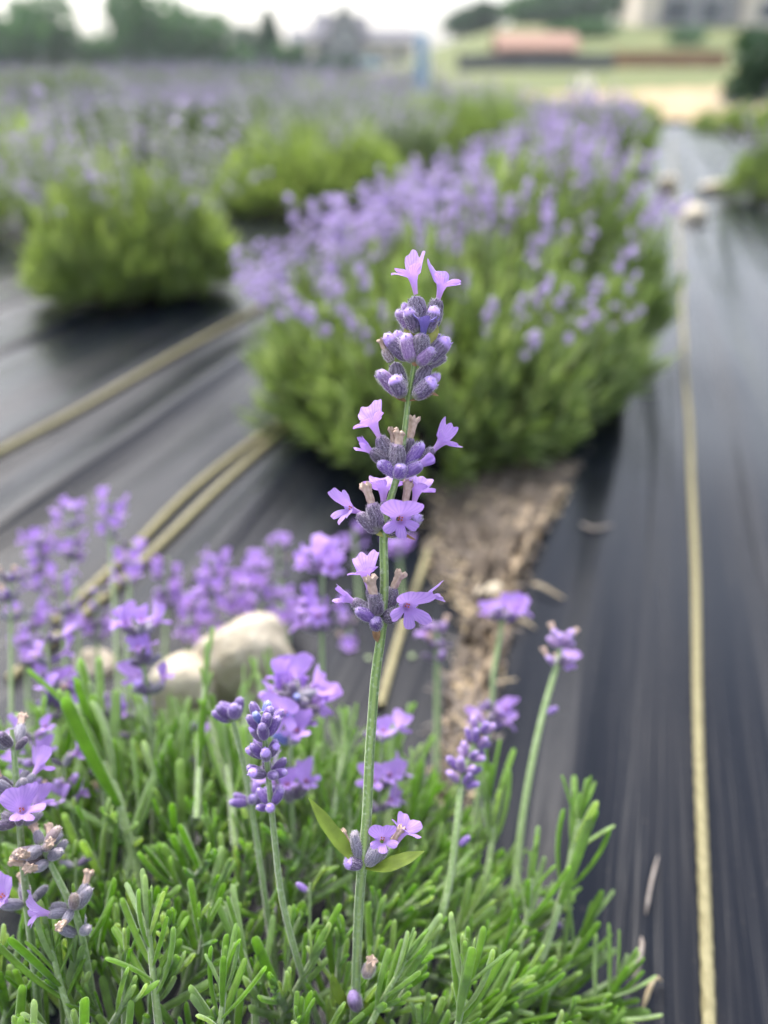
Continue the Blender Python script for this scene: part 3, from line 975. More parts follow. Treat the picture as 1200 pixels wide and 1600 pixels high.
bract(H, [(625, 832, .5), (637, 838, .6), (650, 844, .6)], 5)
bract(H, [(600, 838, 1), (590, 832, 1), (583, 824, 1.2)], 9, M_YBRACT)
bract(H, [(604, 838, 1), (612, 836, 1), (622, 832, 1.0)], 9, M_YBRACT)
# ---- sixth whorl
c = calyx(H, 592, 955, 577, 918, 19, 'dark', -1, -1.5)
flower_on(c, 571, 897, -1.8, (-.22, 1, -.12), (.35, .4, -.9), .95, 12, up=4.8, low=3.2, tube_len=4.2, up_flare=(5, 36), low_flare=(30, 106))
c = calyx(H, 590, 963, 585, 925, 24, 'dark', 1.6, 2.6)
dry_on(c, 585, 930, 577, 900, 18, 2.4, 2.6, 12)
c = calyx(H, 584, 962, 549, 938, 20, 'dark', .8, 1.2)
flower_on(c, 540, 934, 1.2, (-.90, .46, .15), (.3, .9, -.3), .98, 32, up=2.5, low=2.2, tube_len=3.4, up_flare=(0, 20), low_flare=(4, 46), wide=.3, anther=False)
calyx(H, 586, 968, 556, 950, 22, 'bud', 1.8, 2.6)
calyx(H, 590, 983, 586, 966, 20, 'bud', 1.6, 4.2)
c = calyx(H, 605, 958, 615, 916, 19, 'dark', -1, -1.4)
dry_on(c, 614, 920, 626, 893, 16, -1.4, -1.3, 14)
c = calyx(H, 600, 970, 625, 953, 22, 'dark', 1, 2.2)
flower_on(c, 637, 948, 4, (.38, -.12, .9), (.12, 1, .1), .98, 15, up=4.9, low=3.7, tube_len=3.8, up_flare=(14, 60), low_flare=(25, 88))
c = calyx(H, 606, 966, 650, 946, 18, 'dark', -1, -1.2)
flower_on(c, 674, 929, -1.2, (.85, .55, .10), (-.55, .85, -.1), .82, 16, up=3.8, low=3.4, tube_len=4.6, up_flare=(0, 8), low_flare=(20, 72))
bract(H, [(590, 972, 2), (588, 988, 2), (590, 1004, 1.2)], 13)
# ---- lower leaf pair with buds
bract(H, [(565, 1352, .6), (540, 1326, 2), (510, 1288, 3), (482, 1246, 3.5)], 26, M_BRACT, (.5, .5, .8), 'leaf')
bract(H, [(569, 1354, .6), (600, 1354, 3), (630, 1344, 3.5), (663, 1330, 3)], 27, M_BRACT, (-.1, .9, .55), 'leaf')
calyx(H, 562, 1341, 553, 1298, 19, 'grey', .6, .8)
c = calyx(H, 552, 1335, 546, 1318, 12, 'spent', -.5, -.8)
dry_on(c, 547, 1322, 535, 1296, 11, -.5, -.8, 20)
calyx(H, 566, 1350, 538, 1346, 22, 'violet', 1, 2.6)
c = calyx(H, 574, 1352, 590, 1322, 22, 'grey', 1.2, 2)
flower_on(c, 598, 1312, 3, (.1, .55, .85), (-.1, 1, -.5), .82, 17, up=3.9, low=3.2, tube_len=3.0, up_flare=(10, 50), low_flare=(25, 80))
c = calyx(H, 578, 1352, 606, 1322, 18, 'grey', .2, .3)
flower_on(c, 630, 1300, .2, (.5, .85, -.1), (.5, .5, -.7), .84, 18, up=4.4, low=3.0, tube_len=3.6, up_flare=(8, 50), low_flare=(25, 95))
dry_on(c, 612, 1318, 625, 1290, 12, .8, 1, 21)
# ---- lowest node, among the leaves
c = calyx(H, 572, 1524, 580, 1508, 20, 'spent', 2, 4)
dry_on(c, 576, 1516, 584, 1500, 18, 4, 5, 22)
calyx(H, 560, 1576, 551, 1552, 22, 'pink', 2, 4)
bract(H, [(560, 1570, 1), (538, 1566, 3), (522, 1540, 4), (519, 1520, 4)], 20, M_BRACT, (.5, .3, .8), 'leaf')
bract(H, [(562, 1560, 1), (585, 1585, 3), (612, 1615, 4)], 18, M_BRACT, (-.5, .3, .8), 'leaf')

# ------------------------------------------------------------------ shared pieces for the softer stalks
CAL_ME = {k: [calyx_mb(0.0066 * s, 0.0030 * s, 20, 10, 220, .00045).mesh('calyx', [M_CAL[k], M_HAIR]) for s in (0.92, 1.08)] for k in M_CAL}
FLO_ME = [flower_mb(40 + k, .92 + .05 * k, nth=36, ns=5, nl=6, up=4.0 + .2 * k, low=3.1, tube_len=3.8, up_flare=(8, 42 + 6 * k), low_flare=(25, 90)).mesh('flower', [M_PETAL, M_ANTHER]) for k in range(4)]
DRY_ME = [dry_mb(.0042, .0024, 60 + k).mesh('dried_corolla', M_DRY) for k in range(3)]
LEAFLET = [blade_mb(spline([(0, 0, 0), (0, .004, .008), (0, .010 + .002 * k, .018)], 8), .0034, .0002, (0, -1, .5), nw=4).mesh('leaf', M_BRACT) for k in range(2)]
GROUP_STALK = 'lavender flower stalks of the near plant'


def stalk(label, path, whorls, width=9, kinds=('bud',), pflower=0.0, pdry=0.0, seed=0, side=None, size=1.0):
    """path: photo pixels with depth from the top down; whorls: (index along path 0..1, count, lean degrees)"""
    rr = random.Random(seed)
    pts = [P(*q) for q in path]
    last = pts[-1]
    prev = pts[-2]
    d = (last - prev) / np.linalg.norm(last - prev)
    pts.append(last + d * 0.02)
    foot = pts[-1].copy(); foot[2] = max(0.006, min(foot[2] - 0.02, 0.03))
    pts.append(foot)
    root = thing('lavender_stalk', foot, label, 'lavender stalk', GROUP_STALK)
    RB = np.array(root.location)
    s = spline(pts, 60)
    d0 = path[0][2]
    r = width * .74 / 2 / F * d0
    rad_ = np.interp(np.linspace(0, 1, 60), [0, .15, .6, 1], [.55, .8, 1, 1.1]) * r
    link('stem', tube(s - RB, rad_, 12, prof=lambda th: 1 + .10 * np.cos(4 * th)).mesh('stem', M_STEM2), root)
    n_used = len(path) - 1
    full = spline([P(*q) for q in path], 200)
    for (x, y, cnt, lean, *kx) in whorls:
        # nearest point of the stem to this pixel
        pr = np.array([project(q)[:2] for q in full])
        i = int(np.argmin((pr[:, 0] - x) ** 2 + (pr[:, 1] - y) ** 2))
        c = full[i]
        tg = full[max(i - 4, 0)] - full[min(i + 4, 199)]; tg /= np.linalg.norm(tg)
        R = frame_z(tg, (0.3, 1, 0.1))
        a0 = rr.uniform(0, 6.28)
        for k in range(cnt):
            a = a0 + k * 2 * PI / cnt + rr.uniform(-.3, .3)
            le = rad(lean) * rr.uniform(.6, 1.35)
            dr = R @ np.array([math.cos(a) * math.sin(le), math.sin(a) * math.sin(le), math.cos(le)])
            org = c + R @ np.array([math.cos(a), math.sin(a), 0]) * r * .9 - tg * rr.uniform(0, .0016)
            kd = rr.choice(kx[0] if kx else kinds)
            me = CAL_ME[kd][rr.randrange(2)]
            sc = size * rr.uniform(.82, 1.12)
            Mw = M4(frame_z(dr, tg), org, sc)
            o = link('calyx', me, root, under(root, Mw))
            L = 0.0062 * sc
            q = rr.random()
            if q < pflower:
                fd = dr * .8 + tg * rr.uniform(-.1, .4) + np.array([rr.uniform(-.3, .3) for _ in range(3)])
                Mf = M4(frame_z(fd, tg + np.array([0, 0, .3])), org + dr * L * .75, size * rr.uniform(.85, 1.1))
                sub(o, Mw, 'flower', rr.choice(FLO_ME), Mf)
            elif q < pflower + pdry:
                Mf = M4(frame_z(dr + tg * .3, (1, 0, 0)), org + dr * L * .9, size * rr.uniform(.8, 1.05))
                sub(o, Mw, 'dried_corolla', rr.choice(DRY_ME), Mf)
    if side:
        for (x, y, d_) in side:
            c = P(x, y, d_)
            i = int(np.argmin(np.linalg.norm(full - c, axis=1)))
            dr = c - full[min(i + 8, 199)]
            Mw = M4(frame_z(dr, (0, 0, 1)), c - dr / np.linalg.norm(dr) * .004, size)
            link('calyx', CAL_ME['bud'][0], root, under(root, Mw))
            w0 = full[min(i + 8, 199)]
            link('side_stem', tube(spline([w0 - RB, c - dr / np.linalg.norm(dr) * .003 - RB], 4), r * .45, 8).mesh('side_stem', M_STEM2), root)
    return root


# ---- nearest, still fairly clear
stalk('slim stalk of closed purple buds, blue ones at its tip, beside the sharp stalk',
      [(409, 1112, .214), (413, 1150, .214), (418, 1200, .215), (428, 1300, .218), (440, 1400, .222), (462, 1490, .226), (486, 1565, .232)],
      [(410, 1124, 4, 30, ('blue', 'bud')), (411, 1134, 4, 42), (413, 1150, 4, 40), (415, 1180, 7, 42), (418, 1208, 6, 52), (424, 1255, 6, 48)], 13, ('bud', 'bud', 'violet', 'bud'), 0, 0, 3, size=.92)
stalk('thin stalk with a small open knot of purple buds under the big flower cluster',
      [(362, 1118, .236), (370, 1150, .236), (385, 1215, .238), (402, 1320, .24), (418, 1430, .244), (428, 1510, .248)],
      [(363, 1120, 8, 44), (391, 1250, 5, 52)], 12, ('bud', 'bud', 'bud'), 0, 0, 4, size=1.0)
stalk('stalk topped by a broad cluster of many open violet flowers',
      [(465, 1070, .268), (458, 1120, .268), (454, 1180, .27), (456, 1260, .272), (462, 1350, .276)],
      [(465, 1088, 9, 62), (463, 1104, 7, 72), (456, 1158, 4, 45), (455, 1245, 5, 55)], 10, ('dark', 'grey', 'dark', 'blue'), .62, 0, 5, size=1.12)
stalk('curved green stalk with a dense cone of closed lilac buds near the sandy gap',
      [(752, 1130, .27), (738, 1170, .268), (722, 1220, .264), (714, 1290, .258), (704, 1370, .254), (684, 1450, .25), (652, 1540, .25)],
      [(748, 1140, 5, 40), (742, 1160, 6, 48), (735, 1182, 6, 50), (728, 1205, 6, 50), (721, 1222, 6, 55)], 16, ('bud', 'pink', 'bud'), .0, 0, 6, [(730, 1310, .257)], .86)
stalk('stalk with three open flowers and a spare whorl below, against the tan stone',
      [(785, 950, .335), (782, 990, .334), (772, 1050, .33), (768, 1110, .328), (752, 1200, .322), (742, 1290, .318)],
      [(785, 965, 7, 66), (768, 1110, 5, 60), (752, 1135, 5, 50)], 12, ('dark', 'bud', 'pink'), .45, 0, 7, size=1.05)
stalk('slanted thick green stalk with a short faded head over the dark fabric',
      [(878, 1000, .31), (870, 1040, .308), (850, 1110, .302), (832, 1190, .295), (815, 1290, .288), (806, 1380, .282)],
      [(876, 996, 5, 40), (873, 1008, 6, 42), (866, 1036, 6, 50)], 15, ('pink', 'dark', 'pink'), .10, .12, 8, [(866, 1108, .302)], .92)
stalk('pale straight stalk with a small dull head before the sandy soil',
      [(683, 985, .37), (683, 1030, .368), (683, 1110, .365), (682, 1200, .36)],
      [(683, 982, 6, 44), (683, 1010, 6, 54), (683, 1030, 4, 58)], 13, ('pink', 'dark'), .2, .1, 9)
stalk('stalk at the picture edge with two open pale flowers and spent calyces',
      [(18, 1140, .222), (24, 1200, .22), (30, 1280, .219), (40, 1390, .219), (50, 1480, .221), (62, 1590, .225)],
      [(20, 1165, 5, 46), (28, 1236, 5, 58), (31, 1284, 5, 75), (46, 1408, 4, 60)], 16, ('grey', 'grey', 'dark'), .34, .22, 12)
stalk('faded stalk of grey calyces with brown shrivelled flowers, two knots',
      [(64, 1320, .214), (84, 1360, .214), (104, 1400, .214), (122, 1440, .215), (138, 1520, .219), (152, 1610, .225)],
      [(62, 1322, 7, 74), (76, 1336, 6, 66), (116, 1416, 7, 68), (130, 1452, 3, 55)], 17, ('grey', 'spent', 'grey'), .06, .52, 13, size=1.02)
stalk('upright stalk with three spaced greyish whorls and one violet bloom',
      [(213, 980, .292), (222, 1030, .292), (232, 1090, .29), (238, 1170, .29), (240, 1260, .288)],
      [(214, 990, 6, 54), (225, 1036, 6, 58), (236, 1078, 6, 66)], 10, ('dark', 'grey', 'violet'), .22, .1, 14, size=1.05)
stalk('stalk half hidden behind the sharp stem with lilac flowers beside it',
      [(597, 1140, .285), (596, 1200, .284), (592, 1260, .283), (588, 1340, .28), (584, 1420, .276)],
      [(572, 1152, 5, 58), (596, 1222, 5, 66), (592, 1262, 6, 64)], 8, ('grey', 'dark'), .45, 0, 15)
stalk('tall thin stalk with bright violet head crossing the white stone',
      [(505, 880, .345), (503, 935, .344), (503, 1020, .342), (504, 1120, .338), (505, 1210, .334)],
      [(505, 890, 8, 64), (502, 962, 6, 56), (502, 982, 6, 62)], 10, ('pink', 'dark'), .7, 0, 16, size=1.2)

# ---- softer ones behind, each with its own place
SOFT = [
    (170, 790, .42, .9, 'soft violet head highest above the double strap end', 3),
    (108, 800, .44, .85, 'narrow soft violet spike rising against the grey fabric folds', 4),
    (60, 850, .43, .75, 'wide blurred violet head in the crowd by the picture edge', 4),
    (205, 858, .40, .45, 'soft head with a buff shrivelled tip beside the strap', 3),
    (95, 905, .41, .8, 'soft violet head low in the crowd with a gap below', 4),
    (150, 925, .41, .8, 'soft violet head touching the double strap', 4),
    (16, 905, .33, .3, 'grey headed stalk with one buff tip at the picture edge', 3),
    (40, 960, .40, .8, 'soft violet head between grey headed stalks', 4),
    (75, 1000, .31, .2, 'dull purple stalk with a blue bud over the round stone', 4),
    (108, 1085, .31, .6, 'stalk with a pair of violet blooms left of the white stone', 3),
    (165, 1090, .32, .7, 'short stalk with a single wide violet bloom', 2),
    (206, 1118, .33, .7, 'stub of a stalk with one round violet bloom over green leaves', 2),
    (262, 880, .45, .7, 'pale lilac head beside the lower strap', 4),
    (332, 880, .41, .85, 'large bright violet spike above the white stone', 6),
    (298, 930, .42, .85, 'bright violet spike left of the tallest white stone tip', 4),
    (402, 892, .44, .75, 'violet head over the top of the white stone', 4),
    (376, 915, .45, .75, 'low violet head resting on the stone outline', 3),
    (446, 935, .45, .7, 'small violet head at the far side of the white stone', 3),
    (435, 858, .48, .1, 'thin buff head standing over the dark fabric', 3),
    (553, 835, .50, .7, 'blurred violet head just behind the fifth whorl', 3),
    (622, 845, .50, .7, 'blurred violet bloom seen past the sharp stem', 2),
    (545, 975, .46, .5, 'faint lilac head beside the lowest open whorl', 4),
    (590, 1010, .47, .5, 'faint lilac patch of flowers behind the sharp stem', 3),
    (52, 1150, .27, .6, 'soft violet blooms above the pale open flowers', 3),
    (100, 1190, .27, .55, 'drooping lilac bloom with grey calyces near the edge', 3),
    (316, 1165, .33, .6, 'small lilac bloom low between leaves and bud stalk', 2),
    (118, 1350, .25, .9, 'single lilac petal low behind the faded stalk', 1),
    (160, 1210, .29, .2, 'small grey whorl low behind the long blades', 2),
    (700, 900, .52, .5, 'faint violet head over the brown soil', 2),
    (880, 1445, .275, .1, 'tiny pale bud low at the plant rim over the fabric', 1),
    (484, 1388, .24, 0., 'single grey bud on a short stalk among green leaves', 1),
    (428, 1432, .25, .3, 'little pink bud low behind the bud stalk', 1),
]
rs = random.Random(77)
for k, (x, y, d, pf, lab, nw) in enumerate(SOFT):
    dx = rs.uniform(-14, 22)
    gap = 34 * .4 / d * .75
    yb = y + gap * nw + (230 if d > .3 else 150) * .36 / d
    pth = [(x, y - 8, d)] + [(x + dx * t, y + (yb - y) * t, d - .03 * t * (d > .3)) for t in (.25, .55, 1.0)]
    wh = [(x + dx * (gap * j) / (yb - y), y + gap * j, rs.randint(3, 6) if nw > 1 else rs.randint(1, 2), rs.uniform(50, 68)) for j in range(nw)]
    stalk(lab, pth, wh, 9 if d > .3 else 8, ('pink', 'dark', 'violet', 'grey') if pf > .4 else ('grey', 'dark', 'bud'), pf * .78, .12 if pf < .6 else 0, 100 + k, size=.84 if d > .3 else .8)

# ------------------------------------------------------------------ near plant: mound of leaves
def leaf_mb(L, W, bend, k):
    """blunt thick linear leaf with rolled edges, along +Z, bending to +Y"""
    n, seg = 9, 8
    t = np.array([0, .12, .3, .5, .7, .85, .94, .985, 1.0])
    w = np.interp(t, [0, .1, .35, .8, .94, .985, 1], [.45, .62, .92, 1.0, .92, .62, .15]) * W / 2
    th = np.linspace(0, 2 * PI, seg, endpoint=False) + PI / 8
    ang = bend * t
    cz = np.concatenate([[0], np.cumsum(np.cos((ang[1:] + ang[:-1]) / 2) * np.diff(t))]) * L
    cy = np.concatenate([[0], np.cumsum(np.sin((ang[1:] + ang[:-1]) / 2) * np.diff(t))]) * L
    V = []
    for i in range(n):
        nx = np.cos(th) * w[i]
        ny = np.sin(th) * w[i] * .55 + .22 * w[i] * np.cos(th) ** 2 * -1
        c = np.array([0, cy[i], cz[i]])
        nn = np.array([0, math.cos(ang[i]), -math.sin(ang[i])])
        V.append(c + nx[:, None] * np.array([1, 0, 0]) + ny[:, None] * nn)
    V = np.array(V)
    uv = np.stack(np.broadcast_arrays((th / 6.283)[None], t[:, None]), -1).reshape(-1, 2)
    mb = MB(); mb.add(V.reshape(-1, 3), grid_faces(n, seg, True), uv)
    return mb


LEAF_MB = [leaf_mb(.0155 + .0018 * k, .0020 + .00009 * k, (-.25, .1, .35, .6, .2, -.1)[k], k) for k in range(6)]
LEAF_ME = [m.mesh('leaf', M_LEAF) for m in LEAF_MB]
lr = np.random.default_rng(21)
LEAVES = []                              # (variant, 4x4)
SHOOT_STEMS = MB()


def shoot(path, n_pairs, scale=1.0, open_=42, start=.15, tipn=5):
    s = spline(path, 24)
    tg = np.gradient(s, axis=0); tg /= np.linalg.norm(tg, axis=1)[:, None]
    tube(s, np.linspace(.0012, .0007, 24) * scale, 6, mb=SHOOT_STEMS)
    a0 = lr.uniform(0, 6.28)
    for j in range(n_pairs):
        f = start + (1 - start) * (j + .5) / n_pairs
        i = min(23, int(f * 23))
        sz = scale * (1.12 - .55 * f ** 2.5) * lr.uniform(.85, 1.15)
        for q in range(2):
            a = a0 + j * PI / 2 + q * PI + lr.normal(0, .25)
            op = rad(open_ * (1.15 - .75 * f) + lr.normal(0, 9))
            R = frame_z(tg[i], (.31, .2, .93))
            out = R @ np.array([math.cos(a), math.sin(a), 0])
            d = tg[i] * math.cos(op) + out * math.sin(op)
            RR = frame_z(d, -out * 1.0)   # +Y of the leaf faces the shoot axis: it bends inward and up
            LEAVES.append((int(lr.integers(0, 6)), M4(RR, s[i], sz)))
    for q in range(tipn):
        a = lr.uniform(0, 6.28); R = frame_z(tg[-1], (.31, .2, .93))
        out = R @ np.array([math.cos(a), math.sin(a), 0])
        op = rad(abs(lr.normal(8, 8)))
        d = tg[-1] * math.cos(op) + out * math.sin(op)
        LEAVES.append((int(lr.integers(0, 6)), M4(frame_z(d, -out), s[-1] - tg[-1] * .002, scale * lr.uniform(.45, .8))))


MC = np.array([-0.105, 0.125])           # middle of the mound on the ground


def mound_h(x, y):
    r = np.hypot((x - MC[0]) / .186, (y - MC[1]) / .143)
    return .073 * np.sqrt(np.clip(1 - r ** 2.4, 0, 1)), r


cand = []
tries = 0
while len(cand) < 900 and tries < 60000:
    tries += 1
    x = lr.uniform(-.31, .135); y = lr.uniform(.035, .315)
    h, r = mound_h(x, y)
    if r > .985: continue
    px_, py_, d_ = project((x, y, max(h, .02)))
    if d_ < .12 or not (-120 < px_ < 1080 and py_ < 1750): continue
    if all((x - a[0]) ** 2 + (y - a[1]) ** 2 > .0092 ** 2 for a in cand):
        cand.append((x, y, h, r))
for (x, y, h, r) in cand:
    hh = max(.016, h * lr.uniform(.78, 1.12))
    out = np.array([x - MC[0], y - MC[1], 0]) / .2
    L = lr.uniform(.028, .045)
    lean = out * .9 * r + np.array([lr.normal(0, .22), lr.normal(0, .22), 0])
    tip = np.array([x, y, hh])
    d = lean + np.array([0, 0, 1.0]); d /= np.linalg.norm(d)
    bot = tip - d * L - np.array([lean[0], lean[1], 0]) * .004
    bot[2] = max(bot[2], .002)
    shoot([bot, (bot + tip) / 2 + np.array([0, 0, .001]), tip], int(lr.integers(3, 6)), lr.uniform(.85, 1.25), lr.uniform(20, 42))

# separate taller shoots
def px_shoot(pts, n, sc, op=40, start=.3, tipn=4):
    shoot([P(*q) for q in pts], n, sc, op, start, tipn)

px_shoot([(845, 1500, .262), (872, 1420, .268), (893, 1340, .272), (905, 1280, .274)], 6, 1.30, 42)
px_shoot([(850, 1560, .262), (890, 1500, .266), (915, 1450, .268)], 5, 1.05, 45)
px_shoot([(800, 1520, .255), (822, 1440, .262), (832, 1370, .265)], 5, 1.05, 40)
px_shoot([(900, 1640, .255), (945, 1570, .258), (968, 1530, .26)], 5, .95, 50)
px_shoot([(560, 1640, .215), (600, 1560, .216), (636, 1500, .217)], 4, 1.0, 30)
px_shoot([(700, 1650, .213), (720, 1580, .213), (726, 1520, .213)], 5, 1.0, 44)
px_shoot([(250, 1620, .208), (240, 1530, .210), (232, 1450, .212)], 5, 1.0, 46)
px_shoot([(120, 1620, .210), (95, 1540, .212), (80, 1480, .214)], 5, .95, 50)
px_shoot([(400, 1620, .224), (395, 1540, .226), (372, 1470, .228)], 4, 1.0, 34)
px_shoot([(330, 1650, .205), (345, 1590, .206), (352, 1530, .207)], 5, .9, 46)
px_shoot([(230, 1420, .262), (205, 1330, .266), (182, 1240, .27), (160, 1190, .272)], 4, 1.9, 40, .35)
px_shoot([(170, 1330, .272), (165, 1230, .276), (150, 1140, .28)], 3, 1.9, 30, .4)
px_shoot([(120, 1320, .27), (105, 1250, .274), (85, 1190, .278)], 3, 1.7, 45, .4)
px_shoot([(290, 1390, .275), (285, 1300, .28), (278, 1230, .283)], 3, 1.5, 30, .4)
px_shoot([(640, 1380, .285), (645, 1300, .29), (650, 1250, .293)], 4, 1.2, 32, .3)
px_shoot([(760, 1380, .285), (770, 1300, .29), (765, 1240, .293)], 4, 1.2, 32, .3)

for q_ in range(22):
    xx0 = lr.uniform(20, 780); dd = lr.uniform(.27, .36); yt = lr.uniform(1130, 1260) + (60 if xx0 > 620 else 0)
    dx_ = lr.normal(0, 26)
    shoot([P(xx0, yt + 190, dd - .02), P(xx0 + dx_ * .4, yt + 90, dd - .01), P(xx0 + dx_, yt, dd)], int(lr.integers(3, 5)), lr.uniform(1.0, 1.5), lr.uniform(22, 42), .25, 3)

for q_ in range(7):
    xx0 = lr.uniform(240, 480); dd = lr.uniform(.29, .34); yt = lr.uniform(1010, 1120); dx_ = lr.normal(0, 30)
    shoot([P(xx0, yt + 230, dd - .03), P(xx0 + dx_ * .4, yt + 110, dd - .015), P(xx0 + dx_, yt, dd)], 3, lr.uniform(.9, 1.3), lr.uniform(18, 34), .2, 2)

# which leaves show largest: a coarse depth buffer of the photo
def visible_order(leaves, n_keep):
    S = 4
    W_, H_ = 1200 // S, 1600 // S
    zb = np.full((H_, W_), 9.0); ib = np.full((H_, W_), -1)
    tt = np.linspace(0, 1, 16)
    for k, (v, M) in enumerate(leaves):
        vv = np.concatenate(LEAF_MB[v].v).reshape(9, 8, 3).mean(1)
        c = np.stack([np.interp(tt, np.linspace(0, 1, 9), vv[:, q]) for q in range(3)], 1) @ M[:3, :3].T + M[:3, 3]
        q = c - CAMP; d = q @ FWD
        x = ((600 + F * (q @ RGT) / d) / S).astype(int); y = ((800 - F * (q @ UPV) / d) / S).astype(int)
        hw = max(1, int(.0015 * F / d.mean() / S))
        for a, b, e in zip(x, y, d):
            if 0 <= b < H_ and e > .05:
                for u in range(max(0, a - hw), min(W_, a + hw + 1)):
                    if e < zb[b, u]: zb[b, u] = e; ib[b, u] = k
    cnt = np.bincount(ib[ib >= 0], minlength=len(leaves))
    return np.argsort(-cnt)[:n_keep]


keep = set(int(i) for i in visible_order(LEAVES, 300))
plant = thing('lavender_plant', (MC[0], MC[1], 0), 'low bright green lavender mound with blunt narrow leaves, near flower stalks rising from it', 'lavender plant')
PB = np.array(plant.location)
for i in sorted(keep):
    v, M = LEAVES[i]
    link('leaf', LEAF_ME[v], plant, under(plant, M))
mb = MB()
for v in range(6):
    Ms = [M for i, (vv, M) in enumerate(LEAVES) if vv == v and i not in keep]
    mb.scatter(LEAF_MB[v], Ms)
mb.v = [a - PB for a in mb.v]
tag(link('foliage', mb.mesh('foliage', M_LEAF), plant), kind='stuff')
SHOOT_STEMS.v = [a - PB for a in SHOOT_STEMS.v]
tag(link('shoots', SHOOT_STEMS.mesh('shoots', M_STEM2), plant), kind='stuff')

# ------------------------------------------------------------------ lavender bushes of the field
def blade_strip():
    """a slim leaf: unit length along +Z, two cross-folded quads"""
    mb = MB()
    V = [(-.04, 0, 0), (.04, 0, 0), (.06, .05, .45), (-.06, .05, .45), (.02, .14, 1), (-.02, .14, 1), (0, -.03, .45)]
    mb.add(V, [[0, 1, 6], [1, 2, 6], [0, 6, 3], [3, 6, 5], [6, 2, 4], [6, 4, 5]])
    return mb


BLADE = blade_strip()


def bush_foliage(seed, n_shoot, r, h, leaf=.022, per=13):
    g = np.random.default_rng(seed)
    lv = []; st = MB()
    for k in range(n_shoot):
        a = g.uniform(0, 2 * PI); q = math.sqrt(g.uniform(0, 1))
        pol = q * 1.60
        bump = 1 + .13 * math.sin(3 * a + seed) + .08 * math.sin(7 * a + 2 * seed) + g.normal(0, .07)
        tip = np.array([math.cos(a) * math.sin(pol) * r * bump, math.sin(a) * math.sin(pol) * r * bump, h * (.17 + .83 * max(0, math.cos(pol))) * bump])
        foot = np.array([tip[0] * .45, tip[1] * .45, .004])
        mid = (foot + tip) / 2 + np.array([tip[0], tip[1], 0]) * .12
        s = spline([foot, mid, tip], 12)
        tg = np.gradient(s, axis=0); tg /= np.linalg.norm(tg, axis=1)[:, None]
        if k % 4 == 0:
            tube(s, np.linspace(.0022, .001, 12), 4, mb=st)
        for j in range(per):
            f = .42 + .58 * (j + g.random()) / per
            i = min(11, int(f * 11))
            aa = g.uniform(0, 6.28); op = rad(48 - 26 * f + g.normal(0, 8))
            R = frame_z(tg[i], (.3, .1, .95))
            d = R @ np.array([math.cos(aa) * math.sin(op), math.sin(aa) * math.sin(op), math.cos(op)])
            lv.append(M4(frame_z(d, tg[i]), s[i] + tg[i] * g.uniform(-.004, .004), leaf * g.uniform(.7, 1.3)))
    mb = MB(); mb.scatter(BLADE, np.array(lv))
    return mb, st


def spike_mb(seed, length, bloom):
    """one flowering stalk of a bush, along +Z: thin stem, knots of calyces, some open blooms"""
    g = np.random.default_rng(seed)
    mb = MB()
    bend = g.uniform(-.10, .10, 2) * length
    s = spline([(0, 0, 0), (bend[0] * .3, bend[1] * .3, length * .5), (bend[0], bend[1], length)], 7)
    tube(s, .0008, 5, mb=mb, mat=0)
    bl = blob_mb(.0062, .0030, 6, 5)
    nk = 4 if length > .08 else 3
    pet = flower_mb(seed, .72, nth=20, ns=3, nl=3, up=4.8, low=3.8, tube_len=3.2, anther=False)
    for k in range(nk):
        f = 1 - (.011 * k + (.016 if k == nk - 1 else 0)) / length
        c = np.array([np.interp(f * 6, range(7), s[:, q]) for q in range(3)])
        for j in range(7):
            a = j * 2 * PI / 7 + g.uniform(0, .6); le = rad(g.uniform(30, 62))
            d = np.array([math.cos(a) * math.sin(le), math.sin(a) * math.sin(le), math.cos(le)])
            mb.merge(bl, M4(frame_z(d), c), 1)
            if g.random() < bloom:
                mb.merge(pet, M4(frame_z(d + [0, 0, .2]), c + d * .005), 2)
    return mb


M_SPIKE = plain('bush_flower_bud', (0.24, 0.20, 0.32), 0.7, 0.3, 400, col2=(0.44, 0.39, 0.52))
M_SPIKEG = plain('pale_unopened_bud', (0.34, 0.36, 0.29), 0.7, 0.3, 400, col2=(0.54, 0.55, 0.48))
M_STEMP = plain('pale_bush_stem', (0.22, 0.28, 0.15), 0.7, 0.25, 200, col2=(0.36, 0.42, 0.28))
SPIKE = {'bloom': [spike_mb(200 + k, .075 + .014 * k, .34) for k in range(4)], 'pale': [spike_mb(220 + k, .085 + .016 * k, .04) for k in range(4)],
         'mid': [spike_mb(240 + k, .08 + .014 * k, .12) for k in range(4)]}
SPIKE_MATS = {'bloom': [M_STEMP, M_SPIKE, M_PETALB], 'pale': [M_STEMP, M_SPIKEG, M_PETALB], 'mid': [M_STEMP, M_SPIKE, M_PETALB]}
SPIKE_ME = {k: [m.mesh('flower_stalk', SPIKE_MATS[k]) for m in v] for k, v in SPIKE.items()}


def spike_mats(g, n, r, h, az=None, azw=PI, reach=.72, ss=1.0):
    out = []
    for k in range(n):
        a = g.uniform(0, 2 * PI) if az is None or g.random() < .25 else g.normal(az, azw)
        pol = math.sqrt(g.uniform(0, 1)) * 1.12
        st = np.array([math.cos(a) * math.sin(pol) * r * reach, math.sin(a) * math.sin(pol) * r * reach, h * (.34 + .5 * math.cos(pol))])
        d = np.array([math.cos(a) * math.sin(pol) * .75, math.sin(a) * math.sin(pol) * .75, .55 + math.cos(pol) * .6]) + g.normal(0, .13, 3)
        out.append((int(g.integers(0, 4)), M4(frame_z(d, (g.normal(), g.normal(), 0.1)), st, ss * g.uniform(.8, 1.25))))
    return out


